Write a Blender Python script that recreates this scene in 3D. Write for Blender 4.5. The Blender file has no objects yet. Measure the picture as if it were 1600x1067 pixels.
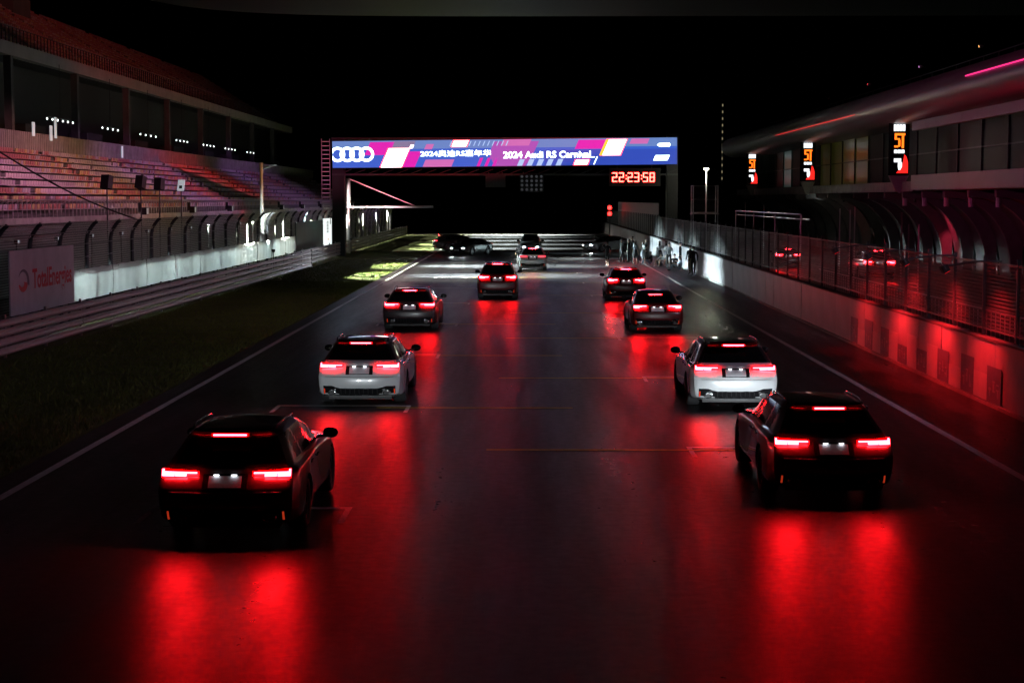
import bpy, bmesh, math, random
import numpy as np
from mathutils import Vector, Matrix
random.seed(7)
R = math.radians
scene = bpy.context.scene
C = scene.collection

# ------------------------------------------------------------------ camera
cam_d = bpy.data.cameras.new('camera')
cam = bpy.data.objects.new('camera', cam_d)
C.objects.link(cam)
cam.location = (0, 0, 4.6)
cam.rotation_euler = (R(90 - 4.87), 0, R(0.617))
cam_d.sensor_fit = 'HORIZONTAL'
cam_d.sensor_width = 36
cam_d.lens = 58.5
cam_d.clip_end = 4000
scene.camera = cam

# ------------------------------------------------------------------ night sky
world = bpy.data.worlds.new('World')
scene.world = world
world.use_nodes = True
wn = world.node_tree
bg = wn.nodes['Background']
sky = wn.nodes.new('ShaderNodeTexSky')
sky.sky_type = 'NISHITA'
sky.sun_disc = False
sky.sun_elevation = R(-4)
sky.sun_rotation = R(200)
wn.links.new(sky.outputs[0], bg.inputs[0])
bg.inputs[1].default_value = 0.004
scene.view_settings.view_transform = 'Standard'
scene.view_settings.look = 'None'
scene.view_settings.exposure = 0.0
scene.view_settings.gamma = 1.0
scene.view_settings.use_curve_mapping = False
scene.render.engine = 'CYCLES'
cy = scene.cycles
cy.use_denoising = True
try:
    cy.denoiser = 'OPENIMAGEDENOISE'
except Exception:
    pass
cy.max_bounces = 6
cy.diffuse_bounces = 2
cy.glossy_bounces = 3
cy.transmission_bounces = 4
cy.transparent_max_bounces = 24
cy.sample_clamp_indirect = 4.0
cy.caustics_reflective = False
cy.caustics_refractive = False

# ------------------------------------------------------------------ materials
MATS = {}
def mat(name, col=(.5, .5, .5), rough=.6, metal=0.0, emit=None, es=0.0, coat=0.0, noise=None, bump=None, spec=.5, alpha=None, transl=None):
    """procedural material; noise=(scale, amount), bump=(scale, strength)"""
    if name in MATS:
        return MATS[name]
    m = bpy.data.materials.new(name)
    m.use_nodes = True
    nt = m.node_tree
    b = nt.nodes['Principled BSDF']
    b.inputs['Base Color'].default_value = (*col, 1)
    b.inputs['Roughness'].default_value = rough
    b.inputs['Metallic'].default_value = metal
    b.inputs['Coat Weight'].default_value = coat
    b.inputs['Coat Roughness'].default_value = .04
    b.inputs['Specular IOR Level'].default_value = spec
    if emit:
        b.inputs['Emission Color'].default_value = (*emit, 1)
        b.inputs['Emission Strength'].default_value = es
    tc = None
    if noise or bump:
        tc = nt.nodes.new('ShaderNodeTexCoord')
    if noise:
        n = nt.nodes.new('ShaderNodeTexNoise')
        n.inputs['Scale'].default_value = noise[0]
        n.inputs['Detail'].default_value = 6
        n.inputs['Roughness'].default_value = .65
        nt.links.new(tc.outputs['Object'], n.inputs['Vector'])
        r = nt.nodes.new('ShaderNodeValToRGB')
        r.color_ramp.elements[0].position = .3
        r.color_ramp.elements[1].position = .72
        lo = [max(0, c * (1 - noise[1])) for c in col]
        hi = [min(1, c * (1 + noise[1])) for c in col]
        r.color_ramp.elements[0].color = (*lo, 1)
        r.color_ramp.elements[1].color = (*hi, 1)
        nt.links.new(n.outputs[0], r.inputs[0])
        nt.links.new(r.outputs[0], b.inputs['Base Color'])
        mr = nt.nodes.new('ShaderNodeMapRange')
        mr.inputs['To Min'].default_value = max(.02, rough * .8)
        mr.inputs['To Max'].default_value = min(1, rough * 1.2)
        nt.links.new(n.outputs[0], mr.inputs[0])
        nt.links.new(mr.outputs[0], b.inputs['Roughness'])
    if bump:
        n2 = nt.nodes.new('ShaderNodeTexNoise')
        n2.inputs['Scale'].default_value = bump[0]
        n2.inputs['Detail'].default_value = 4
        nt.links.new(tc.outputs['Object'], n2.inputs['Vector'])
        bp = nt.nodes.new('ShaderNodeBump')
        bp.inputs['Strength'].default_value = bump[1]
        bp.inputs['Distance'].default_value = .01
        nt.links.new(n2.outputs[0], bp.inputs['Height'])
        nt.links.new(bp.outputs[0], b.inputs['Normal'])
    out = nt.nodes['Material Output']
    if transl:
        t = nt.nodes.new('ShaderNodeBsdfTranslucent')
        t.inputs[0].default_value = (*transl[1], 1)
        mx = nt.nodes.new('ShaderNodeMixShader')
        mx.inputs[0].default_value = transl[0]
        nt.links.new(b.outputs[0], mx.inputs[1])
        nt.links.new(t.outputs[0], mx.inputs[2])
        nt.links.new(mx.outputs[0], out.inputs[0])
    MATS[name] = m
    return m

def asphalt_mat(name, base, rough, seam=True):
    m = bpy.data.materials.new(name)
    m.use_nodes = True
    nt = m.node_tree
    N, L = nt.nodes.new, nt.links.new
    b = nt.nodes['Principled BSDF']
    tc = N('ShaderNodeTexCoord')
    def noise(scale, detail=5, sc=None):
        n = N('ShaderNodeTexNoise')
        n.inputs['Scale'].default_value = scale
        n.inputs['Detail'].default_value = detail
        n.inputs['Roughness'].default_value = .65
        if sc:
            mp = N('ShaderNodeMapping')
            mp.inputs['Scale'].default_value = sc
            L(tc.outputs['Object'], mp.inputs[0])
            L(mp.outputs[0], n.inputs['Vector'])
        else:
            L(tc.outputs['Object'], n.inputs['Vector'])
        return n
    big = noise(.35, 5, (2.2, .16, 1))       # long wear lanes and patches
    fine = noise(38, 3)
    mix = N('ShaderNodeMath'); mix.operation = 'MULTIPLY_ADD'
    L(fine.outputs[0], mix.inputs[0]); mix.inputs[1].default_value = .35
    L(big.outputs[0], mix.inputs[2])
    r = N('ShaderNodeValToRGB')
    r.color_ramp.elements[0].position = .45
    r.color_ramp.elements[1].position = .9
    r.color_ramp.elements[0].color = (*[c * .7 for c in base], 1)
    r.color_ramp.elements[1].color = (*[c * 1.35 for c in base], 1)
    L(mix.outputs[0], r.inputs[0])
    L(r.outputs[0], b.inputs['Base Color'])
    mr = N('ShaderNodeMapRange')
    mr.inputs['From Min'].default_value = .3
    mr.inputs['From Max'].default_value = .75
    mr.inputs['To Min'].default_value = rough * .72
    mr.inputs['To Max'].default_value = rough * 1.3
    mid = noise(5.5, 6)
    mm = N('ShaderNodeMath'); mm.operation = 'MULTIPLY_ADD'; mm.inputs[1].default_value = .55
    ms_ = N('ShaderNodeMath'); ms_.operation = 'SUBTRACT'; ms_.inputs[1].default_value = .275
    L(mid.outputs[0], mm.inputs[0]); L(big.outputs[0], mm.inputs[2]); L(mm.outputs[0], ms_.inputs[0])
    L(ms_.outputs[0], mr.inputs[0])
    L(mr.outputs[0], b.inputs['Roughness'])
    b.inputs['Specular IOR Level'].default_value = .33
    g = noise(42, 4)
    bp = N('ShaderNodeBump')
    bp.inputs['Strength'].default_value = .40
    bp.inputs['Distance'].default_value = .006
    L(g.outputs[0], bp.inputs['Height'])
    L(bp.outputs[0], b.inputs['Normal'])
    MATS[name] = m
    return m

def net_mat(name, col, open_share, cell):
    """woven wire / shade net: opaque strands with real see-through holes"""
    m = bpy.data.materials.new(name)
    m.use_nodes = True
    nt = m.node_tree
    N, L = nt.nodes.new, nt.links.new
    b = nt.nodes['Principled BSDF']
    b.inputs['Base Color'].default_value = (*col, 1)
    b.inputs['Roughness'].default_value = .55
    tc = N('ShaderNodeTexCoord')
    sep = N('ShaderNodeSeparateXYZ')
    L(tc.outputs['Object'], sep.inputs[0])
    outs = []
    for ax in (1, 2):
        md = N('ShaderNodeMath'); md.operation = 'FRACT'
        mu = N('ShaderNodeMath'); mu.operation = 'MULTIPLY'; mu.inputs[1].default_value = 1 / cell
        L(sep.outputs[ax], mu.inputs[0]); L(mu.outputs[0], md.inputs[0])
        gt = N('ShaderNodeMath'); gt.operation = 'LESS_THAN'; gt.inputs[1].default_value = math.sqrt(open_share)
        L(md.outputs[0], gt.inputs[0])
        outs.append(gt)
    mul = N('ShaderNodeMath'); mul.operation = 'MULTIPLY'
    L(outs[0].outputs[0], mul.inputs[0]); L(outs[1].outputs[0], mul.inputs[1])
    tr = N('ShaderNodeBsdfTransparent')
    mx = N('ShaderNodeMixShader')
    L(mul.outputs[0], mx.inputs[0]); L(b.outputs[0], mx.inputs[1]); L(tr.outputs[0], mx.inputs[2])
    L(mx.outputs[0], nt.nodes['Material Output'].inputs[0])
    MATS[name] = m
    return m

asphalt_mat('asphalt', (.020, .0195, .022), .37)
asphalt_mat('pit_asphalt', (.03, .03, .032), .5)
net_mat('net_pale', (.60, .60, .54), .68, .09)
net_mat('net_dark', (.05, .05, .05), .52, .085)
mat('concrete', (.30, .29, .28), .8, noise=(1.2, .3), bump=(14, .3))
mat('rib_concrete', (.17, .165, .16), .8, noise=(1.0, .3), bump=(12, .25))
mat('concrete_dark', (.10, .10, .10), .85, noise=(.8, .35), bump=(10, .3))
mat('concrete_pale', (.45, .44, .42), .7, noise=(.7, .18), bump=(12, .2))
mat('steel', (.42, .42, .43), .38, .85, noise=(6, .2))
mat('steel_dark', (.05, .05, .055), .5, .3, noise=(5, .2))
mat('galv', (.50, .50, .52), .42, .8, noise=(3, .25), bump=(20, .1))
mat('rail_steel', (.46, .45, .47), .40, .55)
mat('white_paint', (.72, .72, .70), .45, noise=(2.5, .08))
mat('line_white', (.80, .80, .78), .40, noise=(5, .28))
mat('line_yellow', (.75, .56, .08), .55, noise=(6, .3))
mat('soil', (.014, .012, .009), .95, noise=(2, .3))
mat('turf', (.085, .105, .013), .9, noise=(.9, .4), bump=(30, .6))
mat('grass_blade', (.11, .145, .012), .7, noise=(.5, .35))
mat('black', (.012, .012, .013), .6)
mat('black_gloss', (.01, .01, .011), .12, coat=.6)
mat('roof_black', (.012, .012, .013), .3, coat=.7)
mat('rubber', (.028, .028, .03), .75, bump=(60, .3))
mat('car_glass', (.006, .006, .007), .10, spec=.22)
mat('chrome', (.75, .75, .76), .14, 1)
mat('alloy', (.32, .32, .33), .3, .9)
mat('tail_lens', (.25, .004, .004), .3, emit=(1, .001, .002), es=.42)
mat('tail_led', (.6, .1, .1), .3, emit=(1, .006, .010), es=205)
mat('tail_dim', (.5, .02, .03), .3, emit=(1, .06, .09), es=3.5)
mat('head_led', (.9, .9, .9), .2, emit=(.86, .96, 1), es=1300)
mat('head_lens', (.5, .5, .52), .1, emit=(.8, .9, 1), es=.4)
mat('reflector', (.5, .03, .01), .2, emit=(1, .07, .02), es=.35)
mat('plate', (.42, .44, .46), .45, noise=(9, .2))
mat('plate_lamp', (.9, .9, .9), .4, emit=(.9, .93, 1), es=8.0)
mat('net_wire', (.16, .16, .16), .5, .5)
mat('skin', (.50, .32, .24), .6)
mat('hair', (.012, .01, .009), .5)

# ------------------------------------------------------------------ mesh helpers
class MB:
    def __init__(self):
        self.v, self.f = [], []
    def add(self, vs, fs):
        o = len(self.v)
        self.v += [tuple(p) for p in vs]
        self.f += [tuple(i + o for i in f) for f in fs]
        return self
    def box(self, x0, x1, y0, y1, z0, z1, rot=None, at=None):
        vs = [(x, y, z) for z in (z0, z1) for y in (y0, y1) for x in (x0, x1)]
        if rot is not None:
            vs = [tuple(rot @ Vector(p)) for p in vs]
        if at is not None:
            vs = [(p[0] + at[0], p[1] + at[1], p[2] + at[2]) for p in vs]
        return self.add(vs, [(0, 2, 3, 1), (4, 5, 7, 6), (0, 1, 5, 4), (2, 6, 7, 3), (0, 4, 6, 2), (1, 3, 7, 5)])
    def tube(self, pts, r, n=8, cap=True):
        pts = [Vector(p) for p in pts]
        rs = r if isinstance(r, (list, tuple)) else [r] * len(pts)
        vs, fs = [], []
        for i, p in enumerate(pts):
            a = pts[max(0, i - 1)]; b = pts[min(len(pts) - 1, i + 1)]
            d = (b - a).normalized()
            up = Vector((0, 0, 1)) if abs(d.z) < .9 else Vector((1, 0, 0))
            s = d.cross(up).normalized(); t = s.cross(d).normalized()
            for k in range(n):
                an = 2 * math.pi * k / n
                vs.append(p + (s * math.cos(an) + t * math.sin(an)) * rs[i])
        for i in range(len(pts) - 1):
            for k in range(n):
                fs.append((i * n + k, i * n + (k + 1) % n, (i + 1) * n + (k + 1) % n, (i + 1) * n + k))
        if cap:
            fs.append(tuple(range(n - 1, -1, -1)))
            m = (len(pts) - 1) * n
            fs.append(tuple(range(m, m + n)))
        return self.add(vs, fs)
    def prism(self, poly, axis, a, b):
        """extrude polygon along axis ('x','y','z') from a to b"""
        n = len(poly)
        def pt(p, t):
            return {'x': (t, p[0], p[1]), 'y': (p[0], t, p[1]), 'z': (p[0], p[1], t)}[axis]
        vs = [pt(p, a) for p in poly] + [pt(p, b) for p in poly]
        fs = [tuple(range(n)), tuple(range(2 * n - 1, n - 1, -1))]
        fs += [(i, i + n, (i + 1) % n + n, (i + 1) % n) for i in range(n)]
        return self.add(vs, fs)
    def sheet(self, prof, axis_y0, axis_y1, ny=1):
        """open profile (x,z) swept in y"""
        n = len(prof)
        vs = [(p[0], axis_y0 + (axis_y1 - axis_y0) * j / ny, p[1]) for j in range(ny + 1) for p in prof]
        fs = [(j * n + i, j * n + i + 1, (j + 1) * n + i + 1, (j + 1) * n + i) for j in range(ny) for i in range(n - 1)]
        return self.add(vs, fs)
    def lathe(self, prof, axis='x', n=24, at=(0, 0, 0)):
        """prof [(r, t)]: closed round body about an axis"""
        m = len(prof)
        vs, fs = [], []
        for k in range(n):
            an = 2 * math.pi * k / n
            c, s = math.cos(an), math.sin(an)
            for r, t in prof:
                p = {'x': (t, r * c, r * s), 'y': (r * c, t, r * s), 'z': (r * c, r * s, t)}[axis]
                vs.append((p[0] + at[0], p[1] + at[1], p[2] + at[2]))
        for k in range(n):
            for i in range(m - 1):
                fs.append((k * m + i, k * m + i + 1, ((k + 1) % n) * m + i + 1, ((k + 1) % n) * m + i))
        return self.add(vs, fs)
    def mesh(self, name, m=None, smooth=False, fix=True):
        me = bpy.data.meshes.new(name)
        me.from_pydata(self.v, [], self.f)
        if fix:
            bm = bmesh.new(); bm.from_mesh(me)
            bmesh.ops.recalc_face_normals(bm, faces=bm.faces)
            bm.to_mesh(me); bm.free()
        if smooth:
            me.polygons.foreach_set('use_smooth', [True] * len(me.polygons))
        if m:
            me.materials.append(MATS[m] if isinstance(m, str) else m)
        me.update()
        return me

def link(name, me, parent=None, loc=None, rotz=None):
    o = bpy.data.objects.new(name, me)
    C.objects.link(o)
    if parent is not None:
        o.parent = parent
    if loc is not None:
        o.location = loc
    if rotz is not None:
        o.rotation_euler = (0, 0, rotz)
    return o
def obj(name, mb, m, parent=None, smooth=False, loc=None, rotz=None):
    return link(name, mb.mesh(name, m, smooth), parent, loc, rotz)
def tag(o, label=None, cat=None, group=None, kind=None):
    if label: o['label'] = label
    if cat: o['category'] = cat
    if group: o['group'] = group
    if kind: o['kind'] = kind
    return o
def thing(name, label, cat, loc=(0, 0, 0), rotz=0, group=None):
    o = bpy.data.objects.new(name, None)
    C.objects.link(o)
    o.location = loc
    o.rotation_euler = (0, 0, rotz)
    o.empty_display_size = .2
    return tag(o, label, cat, group)
def copy_tree(o, parent=None):
    c = o.copy(); C.objects.link(c); c.parent = parent
    for ch in list(o.children):
        copy_tree(ch, c)
    return c
def spot(parent, loc, target, watts, col, angle, blend=.3, size=.12):
    d = bpy.data.lights.new('lamp_light', 'SPOT')
    d.energy = watts; d.color = col
    d.spot_size = R(angle); d.spot_blend = blend; d.shadow_soft_size = size
    o = bpy.data.objects.new('lamp_light', d)
    C.objects.link(o)
    o.location = loc
    o.rotation_euler = (Vector(target) - Vector(loc)).to_track_quat('-Z', 'Y').to_euler()
    if parent is not None:
        o.parent = parent
    return o
def point(parent, loc, watts, col, size=.1):
    d = bpy.data.lights.new('lamp_light', 'POINT')
    d.energy = watts; d.color = col; d.shadow_soft_size = size
    o = bpy.data.objects.new('lamp_light', d)
    C.objects.link(o); o.location = loc
    if parent is not None: o.parent = parent
    return o

# ------------------------------------------------------------------ ground, track, pit lane
WALLX = 10.3
o = obj('ground', MB().add([(-500, -60, -.03), (500, -60, -.03), (500, 1500, -.03), (-500, 1500, -.03)], [(0, 1, 2, 3)]), 'soil'); tag(o, kind='structure')
def flat(name, x0, x1, y0, y1, z, m):
    o = obj(name, MB().add([(x0, y0, z), (x1, y0, z), (x1, y1, z), (x0, y1, z)], [(0, 1, 2, 3)]), m)
    return tag(o, kind='structure')
flat('track', -8.75, 10.9, -30, 214, 0, 'asphalt')
flat('pit_lane', 10.9, 60, -30, 240, -.004, 'pit_asphalt')
flat('verge', -17.4, -8.75, -30, 222, -.008, 'turf')
flat('service_path', -60, -17.4, -30, 260, -.012, 'concrete_dark')
o = flat('edge_line_left', -8.28, -8.12, -30, 213, .004, 'line_white')
o = flat('edge_line_right', 8.10, 8.26, -30, 213, .004, 'line_white')
mb = MB(); n = 40; vs = []
for i in range(n + 1):
    x = -140 + 280 * i / n
    for (dy, h) in ((0, -.2), (8, 2.2), (14, 4.2), (22, 5.0), (40, 5.0), (60, -.2)):
        vs.append((x, 262 + dy + 4 * math.sin(i * .6), h + (.5 * math.sin(i * 1.7 + dy) if h > 0 else 0)))
mb.add(vs, [(i * 6 + j, i * 6 + 6 + j, i * 6 + 7 + j, i * 6 + 1 + j) for i in range(n) for j in range(5)])
tag(obj('dark_backdrop', mb, 'soil', None, True), kind='structure')  # bank added as a dark backdrop so the far end stays black
# starting grid boxes
for k in range(-2, 12):
    Y = 36.9 + 6.2 * k
    left = (k % 2 == 0)
    c = -4.16 if left else 4.42
    mb = MB()
    hw = 1.5
    z = .004
    def q(x0, x1, y0, y1):
        mb.add([(x0, y0, z), (x1, y0, z), (x1, y1, z), (x0, y1, z)], [(0, 1, 2, 3)])
    q(c - hw, c + hw, Y, Y + .16)
    q(c - hw, c - hw + .09, Y - 1.1, Y)
    q(c + hw - .09, c + hw, Y - 1.1, Y)
    o = obj('grid_box_marking', mb, 'line_white'); tag(o, kind='structure')
    x0, x1 = (-3.4, .95) if left else (-.8, 3.9)
    if k >= -1: flat('grid_guide_line', x0, x1, Y - .36, Y - .22, .0045 + .004, 'line_yellow')
# tarred repair seams in the asphalt
mat('tar', (.016, .016, .017), .42)
for (Y, x0, x1) in ((17.0, 3.2, 8.6), (23.3, -3.3, 5.2)):
    mb = MB(); n = 40
    pts = [(x0 + (x1 - x0) * i / n, Y + .05 * math.sin(i * .7 + Y) + random.uniform(-.02, .02)) for i in range(n + 1)]
    vs = [(p[0], p[1] + s * .011, .004) for p in pts for s in (-1, 1)]
    mb.add(vs, [(2 * i, 2 * i + 2, 2 * i + 3, 2 * i + 1) for i in range(n)])
    o = obj('asphalt_seam', mb, 'tar'); tag(o, kind='structure')
# start / finish stripe in the lit stretch
flat('start_line', -8.0, 8.0, 124.0, 124.5, .005, 'line_white')

# grass blades on the verge
rng = np.random.default_rng(3)
mb_v, mb_f = [], []
def blades(n, y0, y1, h, w):
    xs = rng.uniform(-14.9, -8.85, n); ys = y0 + (y1 - y0) * rng.random(n) ** 1.3
    an = rng.uniform(0, 6.28, n); hh = h * rng.uniform(.5, 1.3, n)
    for x, y, a, hgt in zip(xs, ys, an, hh):
        i = len(mb_v)
        dx, dy = math.cos(a) * w, math.sin(a) * w
        lx, ly = random.uniform(-.6, .6) * hgt, random.uniform(-.6, .6) * hgt
        mb_v.extend([(x - dx, y - dy, -.008), (x + dx, y + dy, -.008), (x + lx, y + ly, hgt)])
        mb_f.append((i, i + 1, i + 2))
blades(52000, 27, 94, .07, .012)
blades(22000, 80, 130, .045, .018)
me = bpy.data.meshes.new('verge_grass'); me.from_pydata(mb_v, [], mb_f); me.materials.append(MATS['grass_blade'])
tag(link('verge_grass', me), 'short grass on the verge between white line and steel barrier', 'grass', kind='stuff')

# ------------------------------------------------------------------ right pit wall with panels, posters and catch fence
wall = thing('pit_wall', 'long pale concrete pit wall along the right white line', 'wall', (WALLX, 20, 0))
mat('wall_panel', (.34, .32, .34), .45, noise=(.7, .28), bump=(9, .15))
mat('poster', (.13, .10, .16), .5, noise=(2.2, .35))
mat('poster_print', (.27, .23, .28), .5)
mat('poster_skirt', (.46, .45, .46), .5, noise=(2, .15))
PL = 2.4
me_panel = MB().box(0, .14, .006, PL - .006, .02, 1.44).mesh('wall_panel', 'wall_panel')
me_cop = MB().box(-.03, .18, 0.004, PL - .004, 1.443, 1.50).mesh('coping', 'concrete_dark')
me_foot = MB().box(-.05, .02, 0.002, PL - .002, 0, .08).mesh('kerb_foot', 'concrete')
npan = 92
for i in range(npan):
    y = i * PL
    p = link('wall_panel', me_panel, wall, (random.uniform(-.012, .012), y, 0))
    link('coping', me_cop, wall, (0.003, y, 0))
    link('kerb_foot', me_foot, wall, (-.003, y, 0))
mb = MB().box(.16, .55, 0, npan * PL, -.02, 1.40)
obj('wall_core', mb, 'concrete_dark', wall)
# posters low on the wall, between 35 and 52 m
for i in range(15):
    y = 36.2 - 20 + i * 1.14
    dark = i % 2 == 0
    h = (.80, .58, .86, .50, .78)[i % 5]
    p = obj('poster', MB().box(-.022, -.014, y, y + 1.12, .1, .1 + h), 'poster' if dark else 'poster_skirt', wall)
    if dark:
        mbp = MB()
        for c_ in range(3):
            yy = y + .14 + c_ * .30; zz = .24 + .1 * (c_ % 2)
            for s_ in range(5):
                a = random.uniform(0, .16); bb = random.uniform(0, .3)
                if s_ % 2:
                    mbp.box(-.0265, -.0225, yy + a * .3, yy + .22, zz + bb, zz + bb + .03)
                else:
                    mbp.box(-.0275, -.0228, yy + a, yy + a + .035, zz, zz + .12 + bb * .6)
        obj('print_strokes', mbp, 'poster_print', p)['kind'] = 'stuff'

fence = thing('pit_fence', 'dark wire mesh safety fence standing on the pit wall', 'fence', (WALLX + .30, 20, 0))
FP = 2.7
me_post = MB().box(-.035, .035, -.035, .035, 1.40, 3.30).mesh('post', 'steel_dark')
me_frame = MB().box(-.02, .02, .05, FP - .05, 3.12, 3.17).box(-.02, .02, .05, FP - .05, 1.60, 1.65).box(-.02, .02, .05, .09, 1.653, 3.117).box(-.02, .02, FP - .09, FP - .05, 1.653, 3.117).mesh('panel_frame', 'steel_dark')
me_net = MB().add([(0, .09, 1.65), (0, FP - .09, 1.65), (0, FP - .09, 3.12), (0, .09, 3.12)], [(0, 1, 2, 3)]).mesh('mesh_panel', 'net_dark')
for i in range(78):
    link('post', me_post, fence, (0, i * FP, 0))
    link('panel_frame', me_frame, fence, (0, i * FP, 0))
    link('mesh_panel', me_net, fence, (0, i * FP, 0))
# inner safety railing with upright bars, behind the mesh
rail = thing('pit_railing', 'low steel railing with upright bars behind the pit wall fence', 'railing', (WALLX + 1.5, 30, 0))
me_bar = MB().tube([(0, 0, .85), (0, 0, 1.75)], .016, 6).mesh('upright_bar', 'galv')
for i in range(90):
    link('upright_bar', me_bar, rail, (0, i * .42, 0))
obj('handrail', MB().tube([(0, -.2, 1.77), (0, 38, 1.77)], .025, 8), 'galv', rail)
obj('bottom_rail', MB().tube([(0, -.2, .83), (0, 38, .83)], .02, 8), 'galv', rail)
obj('platform', MB().box(-.6, .8, -.5, 38.2, 0, .80), 'concrete_dark', rail)

# wash lamps added to tint the stand, pit building, rail, track and wall
def wash_lamp(loc, target, watts, col, angle, label, group, blend=.5, emit=8, arm=None):
    t = thing('wash_lamp', label, 'lamp', loc, 0, group)
    d = (Vector(target) - Vector(loc)).normalized()
    q = d.to_track_quat('-Z', 'Y').to_matrix()
    hb = MB().box(-.11, .11, -.08, .08, -.02, .14, rot=q)
    obj('housing', hb, 'black', t)
    key = 'wash_%s' % '_'.join('%d' % int(c * 100) for c in col)
    if key not in MATS:
        mat(key, col, .3, emit=col, es=emit)
    obj('lamp_glass', MB().box(-.09, .09, -.065, .065, -.03, -.022, rot=q), key, t)
    obj('bracket', MB().tube([tuple(q @ Vector((-.13, 0, .05))), tuple(q @ Vector((-.13, 0, .22))), tuple(q @ Vector((.13, 0, .22))), tuple(q @ Vector((.13, 0, .05)))], .012, 6), 'steel_dark', t)
    if arm:
        obj('arm', MB().tube([(0, 0, .12), (arm * .6, 0, .22), (arm, 0, .22)], .022, 6), 'steel_dark', t)
    spot(t, tuple(d * .06), tuple(d), watts, col, angle, blend)
    return t

# ------------------------------------------------------------------ left steel guard rail
def guard_rail(x0, y0, x1, y1, nrail, label, posts=True):
    L_ = math.hypot(x1 - x0, y1 - y0)
    t = thing('guard_rail', label, 'barrier', (x0, y0, 0), -math.atan2(x1 - x0, y1 - y0))
    h = .27
    prof = [(-.02, .0), (.005, .012), (.05, .05), (.06, .085), (.05, .12), (.012, .145), (.012, .165), (.05, .19), (.055, .205), (.04, .225), (-.02, .24)]
    seg = 4.0
    n = int(L_ / seg)
    mb = MB()
    mb.sheet(prof, 0, seg - .01, 1)
    me = mb.mesh('rail', 'rail_steel', True, fix=False)
    me_post = MB().box(-.13, -.06, -.05, .05, 0, .12 + nrail * h + .05).mesh('post', 'steel')
    me_bolt = MB().tube([(.03, 0, 0), (.05, 0, 0)], .02, 6).mesh('bolt', 'steel')
    for j in range(n):
        for r in range(nrail):
            link('rail', me, t, (random.uniform(-.008, .008), j * seg, .10 + r * h))
        if posts:
            link('post', me_post, t, (0, j * seg + .2, 0))
    for s in (0, L_ - .1):
        obj('end_plate', MB().box(-.05, .06, s - .03, s + .03, .05, .14 + nrail * h), 'galv', t)
    return t
guard_rail(-15.3, 36, -14.75, 112.3, 4, 'long corrugated steel guard rail edging the grass verge')
guard_rail(-15.35, 105, -15.9, 215, 4, 'farther corrugated steel guard rail starting behind the end of the long one')

# ------------------------------------------------------------------ left catch fence
FX = -17.3
cf = thing('catch_fence', 'tall catch fence with curved posts behind the steel guard rail', 'fence', (FX, 50, 0))
FS = 3.72
def fprof():
    pts = [(0, .0), (0, 2.9)]
    for i in range(1, 7):
        a = i / 6 * R(52)
        pts.append((1.1 * (1 - math.cos(a)), 2.9 + 1.1 * math.sin(a)))
    return pts
FPR = fprof()
me_post = MB().tube([(p[0], 0, p[1]) for p in FPR] , .075, 6).mesh('post', 'steel_dark')
me_netl = MB().sheet([(p[0] - .09, p[1]) for p in FPR if p[1] > .1 or 1], .08, FS - .08).mesh('mesh_panel', 'net_pale', fix=False)
def cable_mesh(p):
    return MB().tube([(p[0] + .08, 0, p[1]), (p[0] + .08, FS, p[1])], .014, 5).mesh('cable', 'net_wire')
cabs = [cable_mesh((0, z)) for z in (.9, 1.4, 1.9, 2.4, 2.9)] + [cable_mesh(FPR[4]), cable_mesh(FPR[7])]
for i in range(43):
    link('post', me_post, cf, (0, i * FS, 0))
    link('mesh_panel', me_netl, cf, (0, i * FS, 0))
    for me in cabs:
        link('cable', me, cf, (0, i * FS, 0))

# banners hung on the catch fence
HX = -17.0
mat('banner', (.58, .61, .60), .5, noise=(.5, .12), transl=(.30, (.75, .80, .78)))
hb = thing('hoarding', 'long white translucent banner strip hung along the catch fence', 'banner', (HX, 61.6, 0))
y = 0
k = 0
while y < 58:
    w = 6.0
    lift = 0
    mb = MB()
    n, m_ = 24, 6
    vs = []
    for i in range(n + 1):
        for j in range(m_ + 1):
            yy = y + .03 + (w - .06) * i / n
            zz = .8 + lift + 1.17 * j / m_
            bulge = .05 * math.sin(i / n * math.pi * 5 + k) * (j / m_) ** 2 * .5 + .03 * math.sin(j / m_ * 3.1)
            vs.append((bulge + .02 * math.sin(i * 1.3), yy, zz + .012 * math.cos(i / n * math.pi * 8) * (j == m_)))
    fs = [(i * (m_ + 1) + j, (i + 1) * (m_ + 1) + j, (i + 1) * (m_ + 1) + j + 1, i * (m_ + 1) + j + 1) for i in range(n) for j in range(m_)]
    mb.add(vs, fs)
    obj('banner_panel', mb, 'banner', hb, True)
    y += w; k += 1
for i in range(10):
    obj('tie', MB().tube([(-.25, 1 + i * 6, 1.9), (.02, 1 + i * 6, 1.9)], .01, 5), 'black', hb)
# backlights between stand and banner
bk = []
for i in range(11):
    yb = 63 + i * 5.4
    t = thing('backlight_lamp', '%s small floodlight from the near end behind the white banner strip' % ('first', 'second', 'third', 'fourth', 'fifth', 'sixth', 'seventh', 'eighth', 'ninth', 'tenth', 'eleventh')[i], 'lamp', (HX - 2.4, yb, 3.0), 0, 'floodlights behind the white banner')
    obj('housing', MB().box(-.14, .0, -.12, .12, -.08, .08), 'black', t)
    obj('lamp_glass', MB().box(.002, .01, -.1, .1, -.06, .06), 'head_lens', t)
    obj('pole', MB().tube([(-.07, 0, -3.0), (-.07, 0, -.08)], .03, 6), 'steel_dark', t)
    spot(t, (.05, 0, 0), (2.3, 0, -1.75), 1200 if i % 3 else 1700, (.76, .95, .94), 26, .6).scale = (11.0, 1, 1)

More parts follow.
